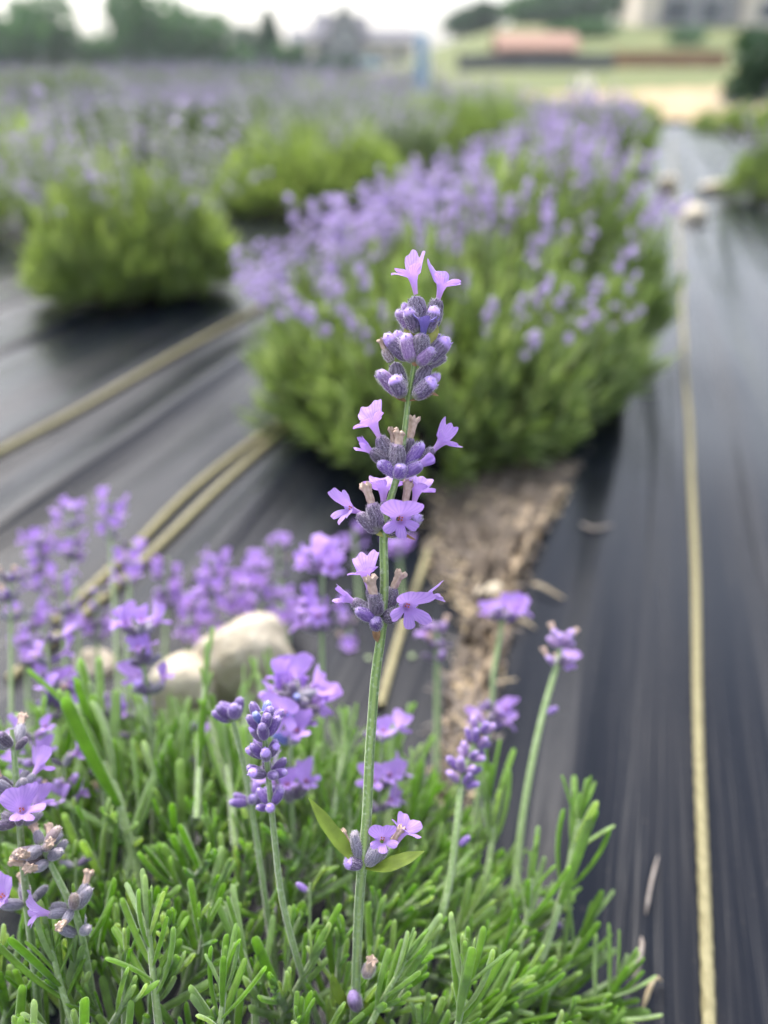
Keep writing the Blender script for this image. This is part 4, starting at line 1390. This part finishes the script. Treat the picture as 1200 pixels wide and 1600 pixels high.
def bush(label, x, y, r, h, seed, n_shoot, n_spike, style='mid', m=None, az=None, azw=1.0, per=17, leaf=.022, group='lavender bushes in the planted rows', whole=True, reach=.72, ss=.8):
    root = thing('lavender_bush', (x, y, .004), label, 'lavender bush', group)
    fo, st = bush_foliage(seed, n_shoot, r, h, leaf, per)
    tag(link('foliage', fo.mesh('foliage', m or M_BUSH), root), kind='stuff')
    tag(link('woody_base', st.mesh('woody_base', M_WOOD), root), kind='stuff')
    g = np.random.default_rng(seed + 1)
    ms = spike_mats(g, n_spike, r, h, az, azw, reach, ss)
    if whole:
        for v, M in ms:
            link('flower_stalk', SPIKE_ME[style][v], root, M)
    else:
        mb = MB()
        for v in range(4):
            mb.scatter(SPIKE[style][v], [M for q, M in ms if q == v])
        tag(link('blossom', mb.mesh('blossom', SPIKE_MATS[style]), root), kind='stuff')
    return root


W_AZ = math.atan2(0.35, -1.0)            # flowers lean out over the fabric on this side
q = G(680, 650); bush('large flowering lavender bush directly behind the sharp stalk, leafy skirt over brown soil', q[0], q[1], .165, .150, 1, 640, 150, 'bloom', az=W_AZ, azw=.9, leaf=.024, reach=.92, ss=.62)
q = G(815, 548); bush('tall leafy bush joined behind the large flowering one, few blooms, along the pale fabric', q[0], q[1], .130, .195, 2, 560, 110, 'bloom', leaf=.026, ss=.62, reach=.85)
q = G(725, 530); bush('violet bloom covered bush on the dark fabric side of the leafy row', q[0], q[1], .14, .14, 3, 420, 120, 'bloom', M_BUSHG, az=W_AZ, leaf=.024, reach=1.1, ss=.62)
q = G(852, 402); bush('flowering bush third along the leafy row, violet top', q[0], q[1], .145, .18, 4, 420, 170, 'bloom', leaf=.026, ss=.6)
q = G(905, 305); bush('green bush with hazy violet top beyond the third one of the row', q[0], q[1], .155, .19, 5, 300, 150, 'bloom', leaf=.03, ss=.7)
q = G(940, 252); bush('small hazy bush near the far end of the leafy row by the fabric path', q[0], q[1], .17, .16, 6, 220, 60, 'mid', leaf=.034, ss=.5)
q = G(972, 216); bush('last dark green bush of the leafy row before the straw', q[0], q[1], .16, .14, 7, 200, 30, 'mid', leaf=.036, ss=.5)
q = G(214, 462); bush('rounded yellow green bush alone on the fabric with pale unopened spikes', q[0], q[1], .128, .165, 8, 620, 170, 'pale', M_BUSHY, leaf=.026, ss=.9, reach=.9)
q = G(490, 328); bush('wide green bush with dark shade below, between rounded bush and leafy row', q[0], q[1], .205, .165, 9, 560, 130, 'pale', M_BUSHY, leaf=.03, ss=.95)
q = G(612, 290); bush('grey green bush adjoining the wide one, spikes pale grey', q[0], q[1], .17, .15, 10, 300, 130, 'pale', M_BUSHG, leaf=.03)
q = G(745, 240); bush('dark green low bush under the blue tube', q[0], q[1], .24, .20, 12, 260, 60, 'mid', M_BUSH, leaf=.034)
q = G(852, 205); bush('dark green bush between blue tube and white tube', q[0], q[1], .22, .15, 13, 220, 50, 'mid', leaf=.036, ss=.5)
q = G(20, 365); bush('bright green bush cut by the picture edge, rounded bush beside it', q[0], q[1], .17, .19, 14, 320, 50, 'mid', M_BUSHY, leaf=.03)
q = G(110, 205); bush('big grey green bush with hollow dark base beyond the edge bush', q[0], q[1], .36, .26, 15, 340, 110, 'pale', M_BUSHG, leaf=.045)
q = G(300, 262); bush('grey green bush behind the rounded bush, violet spikes before it', q[0], q[1], .22, .19, 16, 280, 130, 'mid', M_BUSHG, leaf=.034)
q = G(170, 262); bush('grey green bush half hidden by the pale spikes of the rounded bush', q[0], q[1], .20, .17, 17, 260, 130, 'mid', M_BUSHG, leaf=.034)
q = G(1215, 318); bush('small dark bush cut by the edge across the fabric path', q[0], q[1], .11, .14, 18, 200, 30, 'mid', leaf=.026)
q = G(1150, 208); bush('low dark green bush near the round tree beside the path', q[0], q[1], .19, .10, 19, 180, 16, 'mid', leaf=.03)
q = G(1235, 222); bush('hazy bush with lilac top at the edge before the round tree', q[0], q[1], .17, .20, 20, 180, 40, 'mid', leaf=.03)

# the rest of the field, row after row
FAR = []
for kk in range(4):
    fo, st = bush_foliage(300 + kk, 190, .24, .19, .045, 9)
    mb = MB(); mb.merge(fo); mb.merge(st, mat=1)
    g = np.random.default_rng(320 + kk)
    for v, M in spike_mats(g, 62, .24, .19, reach=.85):
        sm = SPIKE[('mid', 'pale', 'pale', 'mid')[kk]][v]
        t_ = MB(); t_.merge(sm, M)
        for q3 in (3, 4): t_.m[q3] = [m_ + 2 for m_ in t_.m[q3]]
        mb.merge(t_)
    FAR.append(mb.mesh('lavender_bush', [(M_BUSH, M_BUSHG, M_BUSHG, M_BUSHY)[kk], M_WOOD, M_STEMP, M_SPIKE, M_PETALB]))
fr = random.Random(9)
taken = [tuple(o.location[:2]) for o in COL.objects if o.name.startswith('lavender_bush')]
for row in range(0, 15):
    uu = -.13 - .56 * row + (0 if row else 0)
    v = 1.9 + fr.uniform(0, .3)
    while v < 9.2:
        p = row_pt(uu + fr.uniform(-.05, .05), v)
        v += .60 + fr.uniform(-.05, .08)
        px_, py_, d_ = project((p[0], p[1], .15))
        if not (-140 < px_ < 1100) or d_ < 2.2 or (row == 0 and v > 5.6): continue
        if (px_ > 660 and p[1] > 6.2) or (px_ > 760 and p[1] > 4.4): continue
        if min(math.hypot(p[0] - a, p[1] - b) for a, b in taken) < .40: continue
        k = fr.choice((0, 1, 1, 2, 2, 3))
        o = link('lavender_bush', FAR[k])
        o.location = (p[0], p[1], .0); o.rotation_euler = (0, 0, fr.uniform(0, 6.28))
        sc = fr.uniform(.92, 1.15); o.scale = (sc, sc, sc * (fr.uniform(.70, .85) if v < 6.5 else fr.uniform(.95, 1.1)))
        col_ = [w for lim, w in ((60, 'below the pale green edge tree'), (130, 'below the tall rounded tree'), (205, 'below the bright sky gap'), (290, 'below the tallest broad tree'), (380, 'below the dense round tree'),
                             (460, 'below the pointed fir'), (560, 'below the peaked gable'), (660, 'beside the blue tube'), (9999, 'below the lawn hill')) if px_ < lim][0]
        how = ('yellow green' if k == 3 else 'grey green' if k in (1, 2) else 'green') + (' nearer row bush ' if v < 4.6 else ' middle row bush ' if v < 6.8 else ' farthest row bush ')
        tag(o, 'lilac topped ' + how + col_, 'lavender bush', 'far lavender bushes in the rows')

# ------------------------------------------------------------------ ropes
def rope(label, pts, r, name='rope', lay=.0105, fine_to=1.1):
    """two-ply rope lying on the fabric along ground pixels"""
    g = [G(x, y) for x, y in pts]
    s = spline(g, 400)
    seg = np.concatenate([[0], np.cumsum(np.linalg.norm(np.diff(s, axis=0), axis=1))])
    T = seg[-1]
    dist = []
    x = 0
    while x < T:
        p = np.array([np.interp(x, seg, s[:, q]) for q in range(3)])
        d = p @ FWD - CAMP @ FWD
        dist.append(x); x += .0005 if d < .5 else (.0012 if d < fine_to else .02)
    dist = np.array(dist)
    p = np.stack([np.interp(dist, seg, s[:, q]) for q in range(3)], 1)
    uvw = np.stack([p[:, :2] @ ACR, p[:, :2] @ ROW], 1)
    zf = np.max([fabric_z(uvw[:, 0] + o, uvw[:, 1]) for o in (-r, -r / 2, 0, r / 2, r)], axis=0)
    kk = np.ones(9) / 9
    p[:, 0] += .0011 * np.sin(dist * 9 + r * 4000) + .0006 * np.sin(dist * 23)
    p[:, 2] = np.convolve(np.pad(zf, 4, 'edge'), kk, 'valid') + r * .95
    tg = np.gradient(p, axis=0); tg /= np.linalg.norm(tg, axis=1)[:, None]
    side = np.cross(tg, [0, 0, 1]); side /= np.linalg.norm(side, axis=1)[:, None]
    upn = np.cross(side, tg)
    nseg = 18
    th = np.linspace(0, 2 * PI, nseg, endpoint=False)
    ph = dist[:, None] / lay * 2 * PI
    rad_ = r * (1 + .17 * np.abs(np.cos(2 * th[None] - ph * .5)) - .10)
    V = p[:, None] + (rad_ * np.cos(th))[..., None] * side[:, None] + (rad_ * np.sin(th))[..., None] * upn[:, None]
    root = p[0].copy(); root[2] = 0
    mb = MB(); mb.add((V - root).reshape(-1, 3), grid_faces(len(p), nseg, True))
    o = link(name, mb.mesh(name, M_ROPE)); o.location = root
    return tag(o, label, 'rope', 'straw coloured ropes on the weed fabric')


rope('long tan rope running straight beside the leafy row and along the fabric path', [(1106, 1800), (1102, 1600), (1093, 1250), (1086, 1000), (1076, 760), (1068, 560), (1060, 390), (1054, 300), (1048, 215)], .0024)
rope('tan rope crossing the grey fabric folds below the rounded bush', [(-120, 802), (0, 730), (120, 660), (240, 590), (340, 532), (440, 476)], .0030)
rope('lower tan rope of the pair running under the flowering bush', [(20, 1078), (104, 1000), (200, 912), (292, 826), (421, 700), (520, 605)], .0026)
rope('upper tan rope of the pair, dark gap between it and the lower one', [(90, 985), (220, 858), (300, 780), (410, 688), (500, 612)], .0027)
rope('short tan rope slanting over the soil behind the sharp stem', [(592, 1120), (622, 1010), (650, 930), (680, 850)], .0022)

# ------------------------------------------------------------------ stones
def stone(label, px, py, w, hgt, dep_ratio=.8, seed=0, lift=.25, cat='stone'):
    c = G(px, py)
    d = project(c)[2]
    W = w * d / F / 2
    v, f = icosphere(4)
    g = np.random.default_rng(seed)
    k = np.ones(len(v))
    for fr_, am in ((1.1, .16), (2.3, .09), (5, .06), (11, .035), (23, .016)):
        ph = g.uniform(0, 6.28, (3, 3)); ax = g.normal(0, 1, (3, 3))
        for a, b in zip(ax, ph[0]):
            k += am / 1.7 * np.sin(fr_ * (v @ a) + b)
    # a few flat broken faces
    for q in range(6):
        n = g.normal(0, 1, 3); n /= np.linalg.norm(n)
        lim = g.uniform(.62, .85)
        dd = (v * k[:, None]) @ n
        k = np.where(dd > lim, k * (lim / np.maximum(dd, 1e-6)) ** .8, k)
    V = v * k[:, None] * np.array([W, W * dep_ratio, W * hgt])
    V[:, 2] -= V[:, 2].min() * (1 - lift)
    mb = MB(); mb.add(V, f, V[:, :2])
    o = link('stone', mb.mesh('stone', M_STONE))
    o.location = (c[0], c[1], .003); o.rotation_euler = (0, 0, g.uniform(-.3, .3))
    return tag(o, label, cat, 'pale stones weighing down the fabric')


stone('largest pale stone, rounded upright block behind the violet stalks', 385, 1096, 172, .98, .7, 3)
stone('pale stone leaning low beside the largest one, half hidden by leaves', 296, 1118, 128, .9, .8, 4)
stone('small round tan stone between green stalks near the rope pair', 148, 1060, 66, .75, .9, 5)
stone('round tan stone on the sandy soil behind an open flower head', 764, 948, 56, .7, .9, 6)
stone('pale yellowish stone tucked into the side of the leafy bush', 972, 556, 66, .55, .8, 7)
stone('pale stone nearest the long rope with a dark shaded face', 1082, 350, 38, .75, .9, 8)
stone('pale stone against the leafy row at the far stretch of the path', 1042, 300, 36, .7, .9, 9)
stone('flat wide pale stone in the middle of the fabric path', 1120, 304, 52, .42, .7, 10)

# ------------------------------------------------------------------ dry litter
def litter(label, pts, r, m=M_TWIG, name='dry_stalk'):
    s = spline([G(x, y) + np.array([0, 0, z]) for x, y, z in pts], 24)
    uvw = np.stack([s[:, :2] @ ACR, s[:, :2] @ ROW], 1)
    s[:, 2] += fabric_z(uvw[:, 0], uvw[:, 1]) + r
    root = s[0].copy()
    g = np.random.default_rng(int(pts[0][0]))
    o = link(name, tube(s - root, r * (1 + .25 * g.normal(0, 1, 24).cumsum() / 5).clip(.5, 1.6) * np.interp(np.linspace(0, 1, 24), [0, .2, .8, 1], [.35, 1, .9, .3]), 8).mesh(name, m)); o.location = root
    return tag(o, label, 'dry stalk', 'dry plant litter on the fabric')


litter('pale curled dry stalk lying on the dark fabric by the long rope', [(1006, 1440, .001), (1012, 1400, .004), (1024, 1352, .002)], .0006)
litter('short straw lying crosswise on the dark fabric by the tan stone', [(828, 934, .002), (850, 940, .003), (880, 948, .001)], .0014, M_STRAW)
litter('second short straw below the tan stone pointing the same way', [(790, 985, .001), (812, 990, .002), (836, 998, .001)], .0010, M_STRAW)
litter('crooked brown dry root at the rim of the near mound', [(985, 1560, .001), (992, 1520, .010), (998, 1480, .002)], .0012)
litter('buff dry stem looping beside the crooked root', [(1000, 1590, .001), (1012, 1560, .008), (1030, 1545, .001)], .0008, M_STRAW)
litter('grey thin twig on the fabric below the leafy bush', [(905, 830, .001), (930, 845, .002), (955, 838, .001)], .0012)

# loose straw, grit and bits on the soil bed
mb = MB()
g = np.random.default_rng(8)
so = np.array(SOIL_OUT)[:, :2]
cc = so.mean(0)
sv, sf = icosphere(1)
for k in range(1400):
    i = g.integers(0, len(so)); t = math.sqrt(g.random()) * (.95 if k % 4 else 1.25)
    j2 = (i + 1) % len(so); w2 = g.random()
    p = cc + ((so[i] * (1 - w2) + so[j2] * w2) - cc) * t
    z = fabric_z(p @ ACR, p @ ROW) + .0045 + .005 * (1 - t ** 2)
    if k % 3:
        s_ = g.uniform(.0007, .0028)
        mb.add(sv * s_ * g.uniform(.6, 1.2, 3) + np.array([p[0], p[1], z]), sf, None, 1 if g.random() < .22 else 0)
    else:
        a = g.uniform(0, 6.28); L = g.uniform(.004, .016)
        d = np.array([math.cos(a), math.sin(a), g.uniform(-.05, .2)]) * L
        tube(np.array([[p[0], p[1], z], [p[0], p[1], z] + d * .5, [p[0], p[1], z] + d]), g.uniform(.0003, .0007), 4, mb=mb, mat=1 if g.random() < .4 else 2)
tag(link('mulch_grit', mb.mesh('mulch_grit', [M_SOIL, M_STRAW, M_TWIG])), 'loose straw and grit scattered over the sandy soil gap', 'mulch', kind='stuff')

# ------------------------------------------------------------------ far things
def far_pt(px, y, up=0.0):
    """ground point in the direction of photo column px (at the horizon) at distance y forward"""
    x = (px - 600) / F * (y * math.cos(PITCH) + HC * math.sin(PITCH))
    return np.array([x, y, float(terrain_z(x, y)) + up])


def top_z(py, y):
    """height of photo row py at distance y forward"""
    a = -(py - 800) / F
    ang = math.atan(a) - PITCH
    return HC + y * math.tan(ang)


def box_mb(x0, x1, y0, y1, z0, z1, mb=None, mat=0):
    mb = mb or MB()
    V = [(x, y, z) for z in (z0, z1) for y in (y0, y1) for x in (x0, x1)]
    f = [[0, 2, 3, 1], [4, 5, 7, 6], [0, 1, 5, 4], [2, 6, 7, 3], [0, 4, 6, 2], [1, 3, 7, 5]]
    mb.add(V, f, None, mat)
    return mb


def crown_mb(w, h, seed, n, leaf, cone=False, dark=False):
    g = np.random.default_rng(seed)
    lobes = []
    nl = 11
    for k in range(nl):
        a = g.uniform(0, 6.28)
        if cone:
            t = (k + .5) / nl; c = np.array([math.cos(a) * .12 * w * (1 - t), math.sin(a) * .12 * w * (1 - t), t * h]); rr_ = w * .5 * (1 - t) + .08 * w
            lobes.append((c, np.array([rr_, rr_, h * .12])))
        else:
            q = g.uniform(.1, .34); zc = g.uniform(.28, .76)
            zc = (k + .5) / nl * .78 + .06; c = np.array([math.cos(a) * q * w, math.sin(a) * q * w, zc * h]); rr_ = g.uniform(.19, .30)
            lobes.append((c, np.array([rr_ * w, rr_ * w, rr_ * h * .9])))
    Ms = []
    for k in range(n):
        c, r = lobes[g.integers(0, nl)]
        d = g.normal(0, 1, 3); d /= np.linalg.norm(d)
        p = c + d * r * g.uniform(.55, 1.08)
        fz = d * .6 + g.normal(0, .6, 3) + np.array([0, 0, .2])
        Ms.append(M4(frame_z(fz, g.normal(0, 1, 3)), p, leaf * g.uniform(.6, 1.4)))
    mb = MB(); lf = MB()
    V = np.array([(-.28, 0, 0), (.28, 0, 0), (.42, .06, .5), (-.42, .06, .5), (0, -.02, 1)])
    lf.add(V, [[0, 1, 2, 3]]); lf.add(V[[3, 2, 4]], [[0, 1, 2]])
    mb.scatter(lf, np.array(Ms))
    return mb


def tree(label, px, y, py_top, w_px, seed, m=M_TREE, n=1700, cone=False, trunk_frac=.04, group='trees at the far edge of the field', py_base=None, cat='tree', name='tree', base_z=None):
    b = far_pt(px, y)
    if base_z is not None: b[2] = base_z
    w = w_px / F * y * .87
    h = top_z(py_top, y) - b[2]
    root = thing(name, b, label, cat, group)
    ch = h * (1 - trunk_frac)
    cr = crown_mb(w, ch, seed, n, max(w, ch) * .075, cone)
    cr.v = [a + np.array([0, 0, h * trunk_frac]) for a in cr.v]
    tag(link('crown', cr.mesh('crown', m), root), kind='stuff')
    tr = MB()
    rt = max(.03 * h, .015 * w)
    tube(spline([(0, 0, -.02 * h), (.01 * h, 0, h * .35), (-.01 * h, .01 * h, h * .75)], 8), np.linspace(rt, rt * .4, 8), 8, mb=tr)
    g = np.random.default_rng(seed)
    for k in range(5):
        a = g.uniform(0, 6.28)
        e = np.array([math.cos(a) * w * .25, math.sin(a) * w * .25, h * g.uniform(.5, .8)])
        tube(spline([(0, 0, h * .3), e * [.4, .4, .75], e], 6), np.linspace(rt * .5, rt * .15, 6), 5, mb=tr)
    link('trunk', tr.mesh('trunk', M_BARK), root)
    return root


tree('broad pale green tree at the picture edge behind the field', 20, 88, 12, 150, 1)
tree('tall rounded tree in the far tree line, sky gap on its house side', 85, 92, -8, 110, 2)
tree('low spreading tree filling the dip below the bright sky gap', 160, 96, 62, 120, 3)
tree('tallest broad tree of the far tree line', 240, 90, -12, 130, 4, n=2200)
tree('dense round tree joining the tallest one and the pointed fir', 325, 94, 22, 130, 5)
tree('small dark round tree just before the pointed fir', 385, 98, 42, 70, 6, M_PINE)
tree('pointed narrow fir next to the pale house', 424, 84, 22, 56, 7, M_PINE, cone=True, trunk_frac=.06)
tree('low tree in front of the pointed fir and pale house corner', 452, 80, 66, 60, 8)
tree('dark shrub tree below the pale house wall', 520, 76, 92, 90, 9, M_PINE, trunk_frac=.1)
tree('dark round tree crowning the lawn hill, sky on one side', 738, 105, 4, 88, 10, M_PINE, n=2000)
tree('bright green tree between dark hill trees', 815, 108, -6, 110, 11)
tree('dark full tree above the red shed roof', 880, 104, -14, 120, 12, M_PINE)
tree('tall dark narrow tree touching the big house wall', 962, 98, -30, 62, 13, M_PINE)
tree('green hedge like tree above the brown fence corner', 905, 82, 38, 100, 14)
tree('small round shrub on the lawn under the big house', 1072, 74, 44, 62, 15, trunk_frac=.08)
tree('small clipped round dark tree on a short trunk by the straw', 1172, 5.45, 50, 124, 16, M_PINE, n=3800, trunk_frac=.26, group='clipped tree by the path', base_z=.0)

M_WALLB = plain('cream_siding', (0.62, 0.54, 0.46), 0.8, 0.08, 1)
M_WALLG = plain('grey_siding', (0.30, 0.29, 0.31), 0.8, 0.1, 1)
M_ROOFG = plain('slate_shingle', (0.13, 0.125, 0.15), 0.85, 0.2, 2)
M_GLASS = plain('window_glass', (0.04, 0.05, 0.07), 0.15, 0.2, 1, spec=.6)
M_TRIM = plain('white_trim', (0.75, 0.75, 0.74), 0.6, 0.04, 1)
M_SHEDR = plain('red_brown_boards', (0.20, 0.075, 0.065), 0.85, 0.2, 2)
M_SHEDT = plain('tan_pink_shingle', (0.28, 0.165, 0.125), 0.85, 0.12, 2)
M_FENG = plain('grey_weathered_board', (0.12, 0.12, 0.135), 0.9, 0.2, 2)
M_FENB = plain('brown_stained_board', (0.29, 0.15, 0.09), 0.85, 0.15, 2)
M_BLUE = plain('blue_plastic', (0.24, 0.37, 0.50), 0.45, 0.08, 4)
M_WHITE = plain('white_plastic', (0.72, 0.72, 0.66), 0.5, 0.05, 4)
M_CARB = plain('pale_blue_car_paint', (0.42, 0.55, 0.68), 0.3, 0.05, 4, spec=.5)
M_TYRE = plain('black_rubber', (0.02, 0.02, 0.02), 0.9, 0.1, 4)


def gable(x0, x1, y0, y1, z0, z1, over=.4, axis='x', th=.18):
    """a pitched roof over a box, ridge along axis"""
    mb = MB()
    x0 -= over; x1 += over; y0 -= over; y1 += over
    if axis == 'x':
        ym = (y0 + y1) / 2
        P1 = [(x0, y0, z0), (x1, y0, z0), (x1, ym, z1), (x0, ym, z1), (x0, y1, z0), (x1, y1, z0)]
    else:
        xm = (x0 + x1) / 2
        P1 = [(x0, y0, z0), (x0, y1, z0), (xm, y1, z1), (xm, y0, z1), (x1, y0, z0), (x1, y1, z0)]
    P2 = [(a, b, c + th) for a, b, c in P1]
    V = P1 + P2
    for s in (0, 6):
        mb.add(V[s:s + 6], [[0, 1, 2, 3], [3, 2, 5, 4]])
    mb.add(V, [[0, 1, 7, 6], [4, 10, 11, 5], [0, 6, 9, 3], [3, 9, 10, 4], [1, 2, 8, 7], [2, 5, 11, 8]])
    return mb


def gable_wall(x0, x1, y0, y1, z0, z1, zr, axis):
    mb = box_mb(x0, x1, y0, y1, z0, z1)
    if axis == 'y':
        xm = (x0 + x1) / 2
        for y in (y0, y1): mb.add([(x0, y, z1), (x1, y, z1), (xm, y, zr)], [[0, 1, 2]])
    else:
        ym = (y0 + y1) / 2
        for x in (x0, x1): mb.add([(x, y0, z1), (x, y1, z1), (x, ym, zr)], [[0, 1, 2]])
    return mb


def window(root, x, z, w, h, y):
    fm = box_mb(x - w / 2 - .08, x + w / 2 + .08, y - .06, y - .003, z - .08, z + h + .08)
    f = link('window', fm.mesh('window', M_TRIM, False), root)
    pn = box_mb(x - w / 2, x + w / 2, y - .075, y - .062, z, z + h)
    link('pane', pn.mesh('pane', M_GLASS, False), f)


def house(label, px, y, wings, wins, chimney=None):
    b = far_pt(px, y)
    root = thing('house', b, label, 'house')
    for (x0, x1, y0, y1, z1, zr, ax, wm) in wings:
        link('wall', gable_wall(x0, x1, y0, y1, -1.0, z1, zr, ax).mesh('wall', wm, False), root)
        r = link('roof', gable(x0, x1, y0, y1, z1, zr, .45, ax).mesh('roof', M_ROOFG, False), root)
        if chimney and wings.index((x0, x1, y0, y1, z1, zr, ax, wm)) == 0:
            cx, cz = chimney
            link('chimney', box_mb(cx - .5, cx + .5, (y0 + y1) / 2 - .5, (y0 + y1) / 2 + .5, z1, cz).mesh('chimney', M_WALLG, False), r)
    for (x, z, w, h, yy) in wins: window(root, x, z, w, h, yy)
    return root


# pale house beyond the trees: about 14 m across
house('pale house with steep dark roof and peaked gable beyond the tree line', 545, 112,
      [(-4.2, 2.0, 0, 8, 3.6, 6.0, 'x', M_WALLG), (-7.0, -4.0, -1.5, 6, 3.0, 4.3, 'x', M_WALLB), (-1.9, 1.2, -.8, 5, 4.4, 7.3, 'y', M_WALLG), (2.05, 8.0, -1.2, 7, 3.0, 4.4, 'x', M_WALLB)],
      [(-5.5, 1.0, 1.1, 1.3, -1.5), (-3.0, 1.0, 1.0, 1.3, 0), (-.3, 1.2, 1.5, 1.4, -.8), (-.3, 3.4, .9, .9, -.8), (3.6, .9, 1.2, 1.3, -1.2), (6.2, .9, 1.2, 1.3, -1.2)], (-3.0, 6.6))
# big house on the hill
house('big grey and cream house on top of the lawn hill, lower floor in shade', 1110, 92,
      [(-6.6, 9.0, 0, 9, 5.4, 8.8, 'x', M_WALLG), (-8.6, -6.55, -1.5, 8, 5.6, 8.0, 'x', M_WALLB), (1.8, 7.0, -1.6, 6, 5.2, 8.6, 'y', M_WALLB)],
      [(-5.2, 2.8, 1.2, 1.5, 0), (-2.6, 2.8, 1.2, 1.5, 0), (-.2, 2.8, 1.2, 1.5, 0), (-4.4, .2, 2.6, 2.0, 0), (-1.0, .2, 2.2, 2.0, 0), (4.4, 2.8, 1.8, 1.5, -1.6), (4.4, .3, 2.4, 1.7, -1.6), (8.1, 1.2, .9, 1.4, 0)], (5.0, 9.8))


def shed():
    y = 58.0
    b = far_pt(838, y)
    x0, x1 = (775 - 838) / F * y * .87, (902 - 838) / F * y * .87
    ze, zt = top_z(79, y) - b[2], top_z(50, y) - b[2]
    root = thing('shed', b, 'low red brown shed with a wide tan roof behind the grey fence', 'shed')
    link('wall', gable_wall(x0 + .3, x1 - .3, 0, 4, -.5, ze, zt - .05, 'x').mesh('wall', M_SHEDR, False), root)
    link('roof', gable(x0 + .3, x1 - .3, 0, 4, ze, zt - .15, .3, 'x').mesh('roof', M_SHEDT, False), root)
    d = link('door', box_mb(-.5, .5, -.06, -.004, -.3, ze - .25).mesh('door', M_SHEDR, False), root)
    link('handle', box_mb(.32, .38, -.09, -.062, .3, .45).mesh('handle', M_FENG, False), d)


shed()


def fence(label, px0, px1, y, py_top, py_base, m, n):
    b = far_pt((px0 + px1) / 2, y)
    k = y * .87 / F
    x0, x1 = (px0 - (px0 + px1) / 2) * k, (px1 - (px0 + px1) / 2) * k
    h = top_z(py_top, y) - b[2]
    root = thing('fence', b, label, 'fence', 'board fences below the hill')
    w = (x1 - x0) / n
    rr = random.Random(n)
    me = box_mb(-w * .47, w * .47, 0, .03, -.25, h).mesh('board', m, False)
    for i in range(n):
        o = link('board', me, root); o.location = (x0 + w * (i + .5), rr.uniform(0, .008), rr.uniform(-.03, .03))
    pm = box_mb(-.06, .06, .075, .19, -.3, h + .05).mesh('post', m, False)
    for i in range(6):
        o = link('post', pm, root); o.location = (x0 + (x1 - x0) * i / 5, 0, 0)
    for z in (.2, h - .2):
        link('rail', box_mb(x0, x1, .041, .072, z, z + .08).mesh('rail', m, False), root)


fence('dark grey board fence across the lawn in front of the red shed', 716, 957, 50, 84, 120, M_FENG, 44)
fence('warm brown board fence joining the grey one', 958, 1132, 54, 80, 108, M_FENB, 34)


def guard(label, px, py0, py1, y, wpx, m, name):
    """a square plastic tree guard tube with its stake"""
    k = y * .87 / F
    w = wpx * k / 2
    b = far_pt(px, y)
    h = top_z(py0, y) - b[2]
    root = thing(name, b, label, 'tree guard', 'plastic tree guards in the field')
    mb = MB()
    th = np.linspace(0, 2 * PI, 20, endpoint=False)
    R = w * (1 - .06 * np.cos(4 * th))
    rows = []
    for z in np.linspace(0, h, 14):
        rows.append(np.stack([R * np.cos(th) * (1 + .03 * math.sin(z * 30)), R * np.sin(th), np.full(20, z)], 1))
    for z in (h, h * .6):
        rows.append(np.stack([R * .88 * np.cos(th), R * .88 * np.sin(th), np.full(20, z)], 1))
    mb.add(np.concatenate(rows), grid_faces(16, 20, True))
    link('tube', mb.mesh('tube', m), root)
    link('stake', box_mb(w * 1.05, w * 1.05 + .02, -.01, .01, -.05, h * .8).mesh('stake', M_TRIM, False), root)
    tb = MB()
    for z in (h * .35, h * .7):
        tube(np.stack([np.cos(np.linspace(0, 6.28, 20)) * w * 1.12, np.sin(np.linspace(0, 6.28, 20)) * w * 1.12, np.full(20, z)], 1), w * .05, 5, mb=tb)
    link('tie', tb.mesh('tie', M_TRIM), root)
    return root


guard('pale blue plastic tree guard tube standing out of the lavender', 657, 52, 150, 6.2, 19, M_BLUE, 'blue_guard')
guard('short white plastic tube standing on the straw at the end of the rows', 911, 118, 165, 7.0, 20, M_WHITE, 'white_guard')


def car():
    y = 104.0
    b = far_pt(571, y)
    root = thing('parked_car', b, 'small pale blue parked car before the pale house', 'car')
    L, Hh, W = 3.9, 1.45, 1.7
    prof = [(-.5, .22), (-.5, .55), (-.46, .62), (-.28, .66), (-.16, .98), (.18, 1.0), (.34, .66), (.48, .58), (.5, .22)]
    n = len(prof)
    V = [(a * L, s * W / 2 * (1 if c < .7 else .82), c * Hh) for s in (-1, 1) for a, c in prof]
    mb = MB()
    mb.add(V, [[i, (i + 1) % n, n + (i + 1) % n, n + i] for i in range(n)])
    for s in (0, n):
        c = np.mean([V[s + i] for i in range(n)], axis=0)
        mb.add([V[s + i] for i in range(n)] + [c], [[i, (i + 1) % n, n] if s else [(i + 1) % n, i, n] for i in range(n)])
    link('body', mb.mesh('body', M_CARB, False), root)
    link('window', box_mb(-.55, .62, -W / 2 * .93, -W / 2 * .86, .98, 1.34).mesh('window', M_GLASS, False), root)
    for sx in (-1.2, 1.2):
        for sy in (-1, 1):
            t = lathe([-.11, -.11, .11, .11], [0, .32, .32, 0], 18)
            o = link('wheel', t.mesh('wheel', M_TYRE), root)
            o.location = (sx, sy * W / 2 * .93, .32); o.rotation_euler = (PI / 2, 0, 0)


car()


# ------------------------------------------------------------------ haze over the far field
hz = link('haze', box_mb(-420, 420, -6, 430, -1.3, 45).mesh('haze', [], False))
hm2 = bpy.data.materials.new('pale_haze'); hm2.use_nodes = True
hn = hm2.node_tree.nodes; hn.clear()
ho = hn.new('ShaderNodeOutputMaterial'); hv2 = hn.new('ShaderNodeVolumePrincipled')
hv2.inputs['Color'].default_value = (0.86, 0.93, 0.97, 1)
hv2.inputs['Density'].default_value = 0.0007
hm2.node_tree.links.new(hv2.outputs[0], ho.inputs['Volume'])
hz.data.materials.append(hm2)
tag(hz, kind='stuff')
